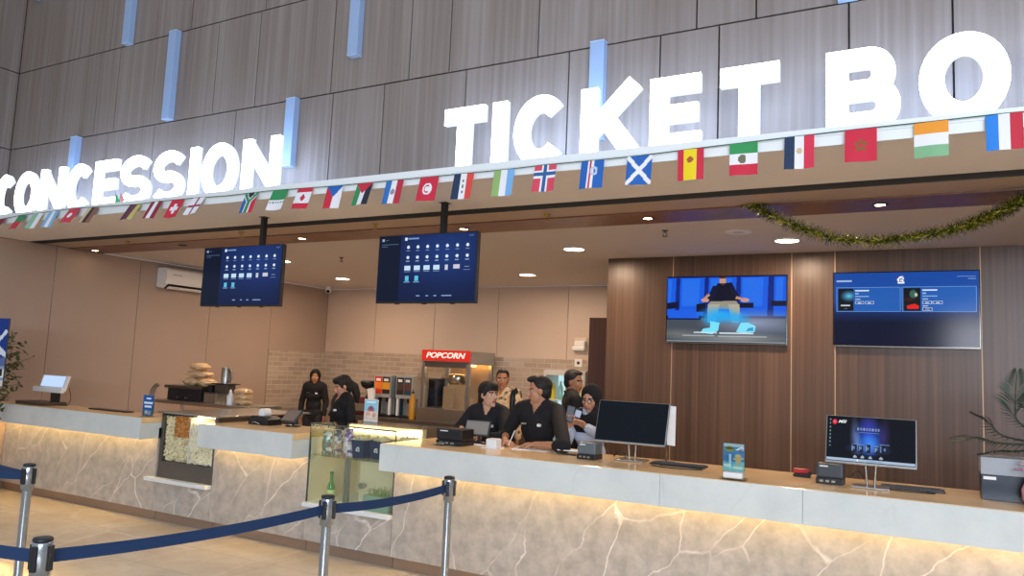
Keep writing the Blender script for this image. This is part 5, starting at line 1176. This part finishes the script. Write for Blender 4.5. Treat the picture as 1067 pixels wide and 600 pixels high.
# wall fittings
t = thing('towel_dispenser', 'white hand towel dispenser high on the cream back wall', 'dispenser', (-4.69, YB, 2.0)); b = MB()
b.box(-4.79, -4.58, YB - .1, YB - .001, 2.0, 2.07, M_WPLAS, .03).box(-4.755, -4.58, YB - .09, YB - .001, 2.05, 2.15, M_WPLAS, .02); b.build('body', t); MB().box(-4.78, -4.58, YB - .02, YB - .0005, 2.07, 2.20, mat('pale_plate', '#d8c8b8', .4), .004).build('back_plate', t)
t = thing('wall_socket', 'white square wall socket at the top edge of the brick tiles', 'socket', (-4.70, YB - .012, 1.815)); MB().box(-4.765, -4.64, YB - .024, YB - .0125, 1.755, 1.875, M_WPLAS, .006).build('plate', t); MB().cyl((-4.70, YB - .0242, 1.815), (-4.70, YB - .028, 1.815), .024, M_BLACK).build('hole', t)
t = thing('wall_socket', 'small dark wall socket on the tan side wall above the stacked bags', 'socket', (XL, 8.63, 1.19)); MB().box(XL + .0005, XL + .01, 8.57, 8.69, 1.13, 1.25, mat('brown_plate', '#5a4538', .4), .004).build('plate', t); MB().cyl((XL + .0102, 8.63, 1.19), (XL + .014, 8.63, 1.19), .022, M_BLACK).build('hole', t)
t = thing('drink_tap_tower', 'slim black upright stand between the staff with fringe and the writing staff', 'stand', (0, 0, 0)); p = onY(533, 440, 6.9); t.location = (p.x, 6.9, 0)
MB().cyl((p.x, 6.9, .05), (p.x, 6.9, p.z + .28), .028, M_BLACK).build('pole', t); MB().lathe((p.x, 6.9, 0), [(.16, 0), (.16, .02), (.03, .05)], M_BLACK, 24).build('base', t); MB().tube([(p.x, 6.9, p.z + .27), (p.x + .01, 6.9, p.z + .31), (p.x + .045, 6.9, p.z + .32)], .03, M_BLACK).build('head', t)
# ------------------------------------------------------------------ people
def voxel(b, name, m, parent, off, vox, smooth=3, slots=None, clip=None):
    """fuse the overlapping closed shapes of b into one continuous surface"""
    me = bpy.data.meshes.new(name); me.from_pydata(b.v, [], b.f); me.update()
    t = bpy.data.objects.new(name, me); C.objects.link(t)
    r = t.modifiers.new('r', 'REMESH'); r.mode = 'VOXEL'; r.voxel_size = vox; r.use_smooth_shade = True
    if smooth: s = t.modifiers.new('s', 'SMOOTH'); s.factor = .5; s.iterations = smooth
    dg = bpy.context.evaluated_depsgraph_get(); out = bpy.data.meshes.new_from_object(t.evaluated_get(dg))
    bpy.data.objects.remove(t); bpy.data.meshes.remove(me)
    if clip:
        bm = bmesh.new(); bm.from_mesh(out); bmesh.ops.delete(bm, geom=[f for f in bm.faces if clip(f.calc_center_median())], context='FACES'); bm.to_mesh(out); bm.free()
    out.name = name; out.materials.clear()
    for x in ([m] + (slots or [])): out.materials.append(x)
    out.transform(Matrix.Translation(-Vector(off)))
    out.polygons.foreach_set('use_smooth', [True] * len(out.polygons))
    o = bpy.data.objects.new(name, out); C.objects.link(o)
    if parent: o.parent = parent; o.location = Vector(off) - origin(parent)
    else: o.location = off
    return o
DUM = mat('dummy', '#808080')
def caps(b, pts, rs, sub=2):
    """chain of tapering limbs with round joints"""
    for p, r in zip(pts, rs): b.ell(p, (r, r, r), DUM, sub=sub)
    for i in range(len(pts) - 1): b.cone(pts[i], pts[i + 1], rs[i], rs[i + 1], DUM, 16)
def hand(b, w, d, n, side, curl):
    d = Vector(d).normalized(); n = Vector(n); n = (n - d * n.dot(d)).normalized(); a = d.cross(n).normalized() * side
    R = Matrix((a, d, n)).transposed()
    b.ell(w + d * .045, (.039, .052, .017), DUM, R)
    for k, (o, l) in enumerate(((-.030, .066), (-.010, .076), (.010, .072), (.029, .056))):
        p0 = w + d * .075 + a * o; d1 = (d * math.cos(curl) + n * math.sin(curl)); d2 = (d * math.cos(curl * 2.1) + n * math.sin(curl * 2.1)); p1 = p0 + d1 * l * .55; p2 = p1 + d2 * l * .5
        caps(b, [p0, p1, p2], [.0095, .0088, .0075])
    t0 = w + d * .025 - a * .03; t1 = t0 + (d * .6 - a * .6 + n * .35).normalized() * .04; t2 = t1 + (d * .85 - a * .1 + n * .5).normalized() * .032
    caps(b, [t0, t1, t2], [.013, .011, .0085])
SKIN = {k: mat('skin_' + k, c, .5, vary=.04, scale=20) for k, c in dict(a='#c79373', b='#b98463', c='#a8734f', d='#cf9f80').items()}
EYEW = mat('eye_white', '#d9d3cc', .3); IRIS = mat('eye_dark', '#1c1410', .2); LIP = mat('lips', '#a3564c', .5); BROW = mat('eyebrow', '#2a1f1a', .8)
HAIR = mat('black_hair', '#15110e', .68, vary=.3, scale=60); HIJ = mat('black_cloth', '#0c0c10', .9, vary=.2, scale=40); SHIRT = mat('black_shirt', '#0e0e12', .85, vary=.15, scale=30); TROU = mat('dark_trousers', '#202228', .8); SHOE = mat('black_shoe', '#121214', .4)
def person(x, y, ztop, bf, hf, label, skin='a', hair='short', shirt=SHIRT, arms=None, sleeve='long', lean=0., woman=False, badge=True, hij_in=None, sleeve_mat=None):
    bf = Vector((bf[0], bf[1], 0)).normalized(); sd = Vector((-bf.y, bf.x, 0)) * -1  # sd: person's right when looking along bf -> right-hand side
    up = Vector((0, 0, 1)); hf = Vector(hf).normalized(); hs = hf.cross(up).normalized(); hu = hs.cross(hf).normalized()
    RH = Matrix((hs, hf, hu)).transposed(); RB = Matrix((sd, bf, up)).transposed()
    k = ztop / 1.66; base = Vector((x, y, 0)); kk = .96 if woman else 1.0
    hc = base + bf * lean + up * (ztop - .137 * kk) + bf * .012
    Hd = lambda a, c, e: hc + RH @ (Vector((a, c, e)) * kk)
    B = lambda a, c, e, l=0: base + sd * a + bf * (c + lean * l) + up * e
    sw = (.155 if woman else .178) * k; zs = ztop - .298 * k
    hipz, kneez = .86 * k, .46 * k
    body = MB(); cloth = MB(); tro = MB(); sleeves = MB()
    def torso(b, g):
        b.ell(B(0, 0, hipz), ((.158 if woman else .15) * k + g, .105 * k + g, .13 * k), DUM, RB)
        b.ell(B(0, 0, hipz + .16 * k, .35), (.128 * k + g, .095 * k + g, .17 * k), DUM, RB)
        b.ell(B(0, .005, hipz + .36 * k, .75), ((.14 if woman else .155) * k + g, (.108 if woman else .112) * k + g, .19 * k), DUM, RB)
        if woman: b.ell(B(0, .055, hipz + .32 * k, .75), (.12 * k + g, .075 * k + g, .08 * k), DUM, RB)
        caps(b, [B(-sw * .92, -.01, zs, 1), B(0, -.012, zs + .035, 1), B(sw * .92, -.01, zs, 1)], [.052 * k + g, .062 * k + g, .052 * k + g])
        caps(b, [B(-sw * .6, 0, zs - .05, .95), B(sw * .6, 0, zs - .05, .95)], [.085 * k + g, .085 * k + g])
    torso(body, 0); torso(cloth, .014)
    caps(body, [B(0, -.015, zs + .01, 1), Hd(0, -.022, -.06)], [.058 * k, .052 * k])
    # head
    body.ell(Hd(0, -.012, .03), (.074 * kk, .092 * kk, .092 * kk), DUM, RH); body.ell(Hd(0, .02, -.042), (.060 * kk, .066 * kk, .076 * kk), DUM, RH)
    for s in (-1, 1):
        body.ell(Hd(s * .032, .05, -.022), (.028, .028, .028), DUM, RH); body.ell(Hd(s * .073, -.008, -.008), (.010, .018, .030), DUM, RH)
    body.ell(Hd(0, .066, -.098), (.022, .018, .017), DUM, RH); caps(body, [Hd(0, .083, .008), Hd(0, .103, -.028)], [.0085, .0125]); caps(body, [Hd(-.034, .066, .022), Hd(.034, .066, .022)], [.015, .015])
    body.ell(Hd(-.010, .098, -.033), (.009, .01, .008), DUM, RH); body.ell(Hd(.010, .098, -.033), (.009, .01, .008), DUM, RH); body.ell(Hd(0, .080, -.064), (.022, .011, .010), DUM, RH)
    # legs
    for s in (-1, 1):
        P = [B(s * .085 * k, 0, hipz - .04), B(s * .09 * k, .01, kneez), B(s * .09 * k, -.01, .09)]
        caps(body, P, [.075 * k, .052 * k, .036 * k]); caps(tro, P, [.098 * k, .074 * k, .06 * k]); body.ell(B(s * .09 * k, .05, .045), (.04, .11, .035), DUM, RB)
    # arms: ('r' is the person's right)
    arms = arms or {}
    for key, s in (('r', 1), ('l', -1)):
        S = B(s * sw, -.01, zs - .005, 1)
        if key in arms: E, W, hd, hn, cu = arms[key]; E = Vector(E); W = Vector(W)
        else: E = B(s * (sw + .06), -.02, zs - .29 * k, .6); W = B(s * (sw + .055), .05, zs - .53 * k, .4); hd = Vector((0, 0, -1)) + bf * .15; hn = -sd * s; cu = .35
        la, lb_ = (E - S), (W - E); 
        caps(body, [S, E, W], [.050 * k, .038 * k, .026 * k]); hand(body, W, hd, hn, s if key == 'r' else s, cu)
        tgt = sleeves if sleeve_mat else cloth
        if sleeve == 'long': caps(tgt, [S, E, E.lerp(W, .9)], [.066 * k, .056 * k, .043 * k])
        else: caps(tgt, [S, E, E.lerp(W, .22)], [.068 * k, .058 * k, .054 * k])
    o = voxel(body, 'person', SKIN[skin], None, base, .0068, 2, [EYEW, IRIS, LIP, BROW]); tag(o, label, 'person')
    inv = RH.inverted(); me = o.data
    for f in me.polygons:
        c = Vector(f.center) + base - hc
        if c.length > .16: continue
        q = inv @ c / kk
        if q.y < .045: continue
        ax = abs(abs(q.x) - .031)
        if ax < .0145 and abs(q.z - .002) < .0058: f.material_index = 2 if ax < .0065 else 1
        elif ax < .02 and abs(q.z - .0245) < .0042: f.material_index = 4
        elif abs(q.x) < .023 and abs(q.z + .064) < .0085: f.material_index = 3
    def neck_gap(c):
        d = c - B(0, 0, zs + .05, 1); e = d.z; return hair != 'hijab' and d.dot(bf) > .02 and e > -.085 and abs(d.dot(sd)) < .045 * (e + .085) / .085
    voxel(cloth, 'shirt', shirt, o, base, .010, 3, clip=neck_gap)
    if sleeve_mat: voxel(sleeves, 'blouse_sleeve', sleeve_mat, o, base, .010, 2)
    voxel(tro, 'trousers', TROU, o, base, .014, 2)
    b = MB()
    for s in (-1, 1): b.ell(B(s * .09 * k, .055, .045), (.048, .13, .045), SHOE, RB)
    b.build('shoe', o)
    h = MB()
    if hair == 'hijab':
        h.ell(Hd(0, -.030, .032), (.094, .107, .108), DUM, RH); h.ell(Hd(0, -.03, -.05), (.085, .095, .105), DUM, RH); h.ell(Hd(0, -.006, -.135), (.075, .085, .05), DUM, RH)
        caps(h, [Hd(0, -.03, -.12), B(0, .01, zs + .04, 1)], [.085, .095])
        h.ell(B(0, .045, zs - .05, 1), (.165 * k, .105 * k, .13 * k), DUM, RB); caps(h, [B(-.12 * k, 0, zs + .0, 1), B(.12 * k, 0, zs + .0, 1)], [.078 * k, .078 * k])
        if hij_in: h.ell(B(0, .06, zs - .16, 1), (.13 * k, .085 * k, .16 * k), DUM, RB)
        inv0 = RH.inverted()
        def face_gap(c):
            q = inv0 @ (c - hc) / kk; return q.y > .02 and (q.x / .060) ** 2 + ((q.z + .022) / .088) ** 2 < 1
        voxel(h, 'hijab', HIJ, o, base, .008, 3, clip=face_gap)
    else:
        h.ell(Hd(0, -.028, .046), (.082, .096, .088), DUM, RH); h.ell(Hd(0, -.052, -.01), (.074, .062, .075), DUM, RH)
        if hair == 'quiff': h.ell(Hd(.0, .038, .108), (.066, .05, .030), DUM, RH); h.ell(Hd(0, .072, .104), (.05, .028, .024), DUM, RH)
        if hair == 'short': h.ell(Hd(0, .022, .1), (.06, .055, .024), DUM, RH)
        if hair in ('fringe', 'tail'):
            h.ell(Hd(0, .02, .085), (.08, .072, .05), DUM, RH)
            for s in (-1, 1): caps(h, [Hd(s * .066, .03, .06), Hd(s * .077, .02, -.0)], [.022, .014])
            h.ell(Hd(0, -.06, -.03), (.07, .05, .07), DUM, RH)
        if hair == 'fringe':
            for a in np.linspace(-.05, .05, 7): caps(h, [Hd(a, .064 - abs(a) * .5, .085), Hd(a * 1.05, .083 - abs(a) * .4, .045)], [.018, .009])
            caps(h, [Hd(0, -.10, -.02), Hd(0, -.115, -.10), Hd(0, -.10, -.19)], [.038, .034, .02])
        if hair == 'tail': caps(h, [Hd(0, -.10, .02), Hd(0, -.135, -.05), Hd(0, -.135, -.15), Hd(0, -.115, -.23)], [.036, .05, .045, .022])
        voxel(h, 'hair', HAIR, o, base, .007, 2)
        cb = MB(); ring = []
        for i in range(19):
            a = math.radians(40 + 280 * i / 18); ring.append(B(math.sin(a) * .067 * k, -.012 + math.cos(a) * .07 * k, zs + .045 + .022 * (1 - math.cos(a)) * .5, 1))
        cb.tube(ring, .014, shirt, 8); cb.build('collar', o)
    if badge:
        b = MB(); c = B(-.075 * k, .115 * k + .02, zs - .13 * k, .95); b.box(c.x - .014, c.x + .014, c.y - .016, c.y + .016, c.z - .012, c.z + .012, M_WPLAS, .004); c2 = B(.07 * k, .115 * k + .022, zs - .125 * k, .95); b.box(c2.x - .026, c2.x + .026, c2.y - .012, c2.y + .012, c2.z - .008, c2.z + .008, M_STEEL, .003); b.build('badge', o)
    o['_z'] = ztop; del o['_z']
    return o, Hd, B
# 1 staff with headscarf at the tiled corner
person(-9.06, 9.75, 1.535, (.45, -.9), (.62, -.78, 0), 'person in black shirt and black headscarf standing upright at the tiled corner', 'c', 'hijab', woman=True)
# 2 staff with ponytail, looking down
person(-5.93, 6.85, 1.535, (-.35, -.94), (-.55, -.78, -.36), 'person with black ponytail and black shirt looking down behind the short counter', 'a', 'tail', woman=True)
# 3 staff with fringe, turned to the writing staff
z = 1.10
person(-3.61, 6.2, 1.57, (.25, -.97), (.95, -.32, .05), 'person with black fringe in black shirt turning toward the writing staff', 'd', 'fringe', woman=True, sleeve='long',
       arms=dict(r=(onY(474, 452, 6.05), onY(481, 446, 5.86), (.35, -.6, -.25), (.3, -.2, -.9), .5), l=(onY(526, 455, 6.0), onY(503, 456, 5.9), (-.8, -.4, -.1), (0, 0, -1), .5)))
# 4 staff writing on the counter
person(-3.02, 6.12, 1.645, (.0, -1), (-.86, -.52, -.1), 'person with black quiff in black shirt writing with a pen on the ticket counter', 'b', 'quiff', sleeve='elbow', lean=.06,
       arms=dict(r=(onY(527, 452, 6.05), onZ(526, 459, 1.085), (.75, -.35, -.15), (.2, .1, -1), .55), l=(onZ(588, 465, 1.10), onZ(557, 463, 1.08), (-.95, -.1, -.03), (-.05, .1, -1), .35)))
w = onZ(531, 459, 1.10)
tag(MB().cone(w + Vector((-.01, 0, -.04)), w + Vector((.035, .02, .085)), .003, .0045, M_WPLAS, 10).cone(w + Vector((-.014, -.002, -.05)), w + Vector((-.01, 0, -.04)), .0008, .003, M_BLACK, 10).build('pen', None, w), 'white pen held upright in the writing hand', 'pen')
# 5 visitor in patterned shirt
def batik():
    m, nt, bs = newmat('batik_cloth'); tc = nt.nodes.new('ShaderNodeTexCoord'); v = nt.nodes.new('ShaderNodeTexVoronoi'); v.inputs['Scale'].default_value = 16; v.feature = 'SMOOTH_F1'
    r = nt.nodes.new('ShaderNodeValToRGB'); r.color_ramp.elements[0].color = lin('#5d4633'); r.color_ramp.elements[0].position = .2; r.color_ramp.elements[1].color = lin('#d8bf98'); r.color_ramp.elements[1].position = .42; e = r.color_ramp.elements.new(.7); e.color = lin('#b58f64')
    nt.links.new(tc.outputs['Object'], v.inputs['Vector']); nt.links.new(v.outputs['Distance'], r.inputs[0]); nt.links.new(r.outputs[0], bs.inputs['Base Color']); bs.inputs['Roughness'].default_value = .8; return m
person(-4.62, 8.25, 1.69, (.2, -.98), (.42, -.9, -.05), 'person with short black hair in a beige patterned shirt standing behind the counter staff', 'c', 'short', shirt=batik(), badge=False)
# 6 staff seen from behind
person(-3.32, 7.45, 1.715, (.75, .5), (.97, -.02, -.12), 'person with short black hair in black shirt seen from behind beside the dark door', 'c', 'short', badge=False)
# 7 visitor with headscarf, glasses and phone
BLS = mat('pale_blue_blouse', '#c9d6ea', .75, vary=.08, scale=14)
o, Hd, B = person(-2.64, 6.38, 1.583, (-.1, -.99), (-.02, -.97, -.20), 'person in black headscarf and glasses looking at a phone beside the blank monitor', 'a', 'hijab', shirt=BLS, woman=True, badge=False, sleeve_mat=BLS, lean=.04,
       arms=dict(r=(onY(586, 468, 6.14), onY(592, 446, 6.06), (.12, -.1, .9), (.5, -.5, .1), .6), l=(onY(627, 455, 6.22), onY(611, 445, 6.09), (-.75, -.1, .42), (-.3, -.5, -.3), .5)))
b = MB(); BL = M_BLACK
for s in (-1, 1):
    b.tube([Hd(s * .032 + .023 * math.cos(a), .092, .0 + .020 * math.sin(a)) for a in np.linspace(0, 2 * PI, 22)], .0022, BL, 6); b.tube([Hd(s * .055, .092, .004), Hd(s * .076, .05, .006), Hd(s * .08, .0, .006)], .002, BL, 6)
b.tube([Hd(-.010, .094, .003), Hd(.010, .094, .003)], .0022, BL, 6); b.build('glasses', o, label='thin dark rimmed glasses')
pc = onY(594, 431, 6.02); R = Matrix.Rotation(.45, 3, 'Z') @ Matrix.Rotation(-.15, 3, 'X') @ Matrix.Rotation(.2, 3, 'Y')
t = thing('mobile_phone', 'black mobile phone held up in both hands of the glasses wearer', 'phone', pc)
MB().box(pc.x - .036, pc.x + .036, pc.y - .004, pc.y + .004, pc.z - .07, pc.z + .07, M_BLACK, .006, R, pc).build('body', t); MB().box(pc.x + .006, pc.x + .03, pc.y - .006, pc.y - .004, pc.z + .03, pc.z + .062, M_DKGREY, .002, R, pc).build('camera_bump', t)
cs = onY(602, 431, 6.06)
tag(MB().box(cs.x - .028, cs.x + .028, cs.y, cs.y + .008, cs.z - .03, cs.z + .03, BLS, .006, Matrix.Rotation(.3, 3, 'Y'), cs).build('folded_tissue', None, cs), 'pale folded tissue held behind the phone', 'tissue')
wr = onY(611, 445, 6.09)
tag(MB().lathe(wr, [(.032, -.006), (.034, 0), (.032, .006)], M_STEEL, 20).build('wrist_watch', None, wr), 'small metal watch on the wrist beside the blank monitor', 'watch')
# ------------------------------------------------------------------ light
def area(name, loc, rot, size, power, col, shape='DISK', sy=None):
    l = bpy.data.lights.new(name, 'AREA'); l.shape = shape; l.size = size; l.energy = power; l.color = lin(col)[:3]
    if sy: l.size_y = sy
    o = bpy.data.objects.new(name, l); o.location = loc; o.rotation_euler = rot; C.objects.link(o); return o
for i, (x, y, z, r) in enumerate(LAMPS):
    if r > .05: area('downlight_lamp', (x, y, z), (0, 0, 0), .2, 30., '#ffdcbc')
    else:
        l = bpy.data.lights.new('spot_lamp', 'SPOT'); l.energy = 26.; l.color = lin('#ffdcbc')[:3]; l.spot_size = 1.4; l.spot_blend = .6; l.shadow_soft_size = .03
        o = bpy.data.objects.new('spot_lamp', l); o.location = (x, y, z); C.objects.link(o)
w = bpy.data.worlds.new('hall_daylight'); bpy.context.scene.world = w; w.use_nodes = True; nt = w.node_tree; bg = nt.nodes['Background']
tc = nt.nodes.new('ShaderNodeTexCoord'); sp = nt.nodes.new('ShaderNodeSeparateXYZ'); nt.links.new(tc.outputs['Generated'], sp.inputs[0])
r = nt.nodes.new('ShaderNodeValToRGB'); r.color_ramp.elements[0].position = .35; r.color_ramp.elements[0].color = lin('#a5a2a0'); r.color_ramp.elements[1].position = .7; r.color_ramp.elements[1].color = lin('#c8d4e6')
mr = nt.nodes.new('ShaderNodeMapRange'); mr.inputs[1].default_value = -1; nt.links.new(sp.outputs['Z'], mr.inputs[0]); nt.links.new(mr.outputs[0], r.inputs[0]); nt.links.new(r.outputs[0], bg.inputs[0]); bg.inputs[1].default_value = .92
# daylight from the tall window front of the hall, behind the viewer and to the right
for wx in (1.25, 3.4, 5.6): area('hall_window', (wx, -9., 2.95), (math.radians(90), 0, 0), 1.5, 230., '#eef3ff', 'RECTANGLE', 1.3)
area('hall_window_light', (4.5, -5., 4.2), (math.radians(78), 0, math.radians(32)), 5., 560., '#e2ecff', 'RECTANGLE', 4.)
sc = bpy.context.scene
sc.view_settings.view_transform = 'Standard'; sc.view_settings.look = 'None'; sc.view_settings.gamma = 1; sc.view_settings.use_curve_mapping = False; sc.view_settings.exposure = 0.
sc.cycles.use_denoising = True; sc.cycles.max_bounces = 8; sc.cycles.transparent_max_bounces = 16; sc.cycles.sample_clamp_indirect = 8
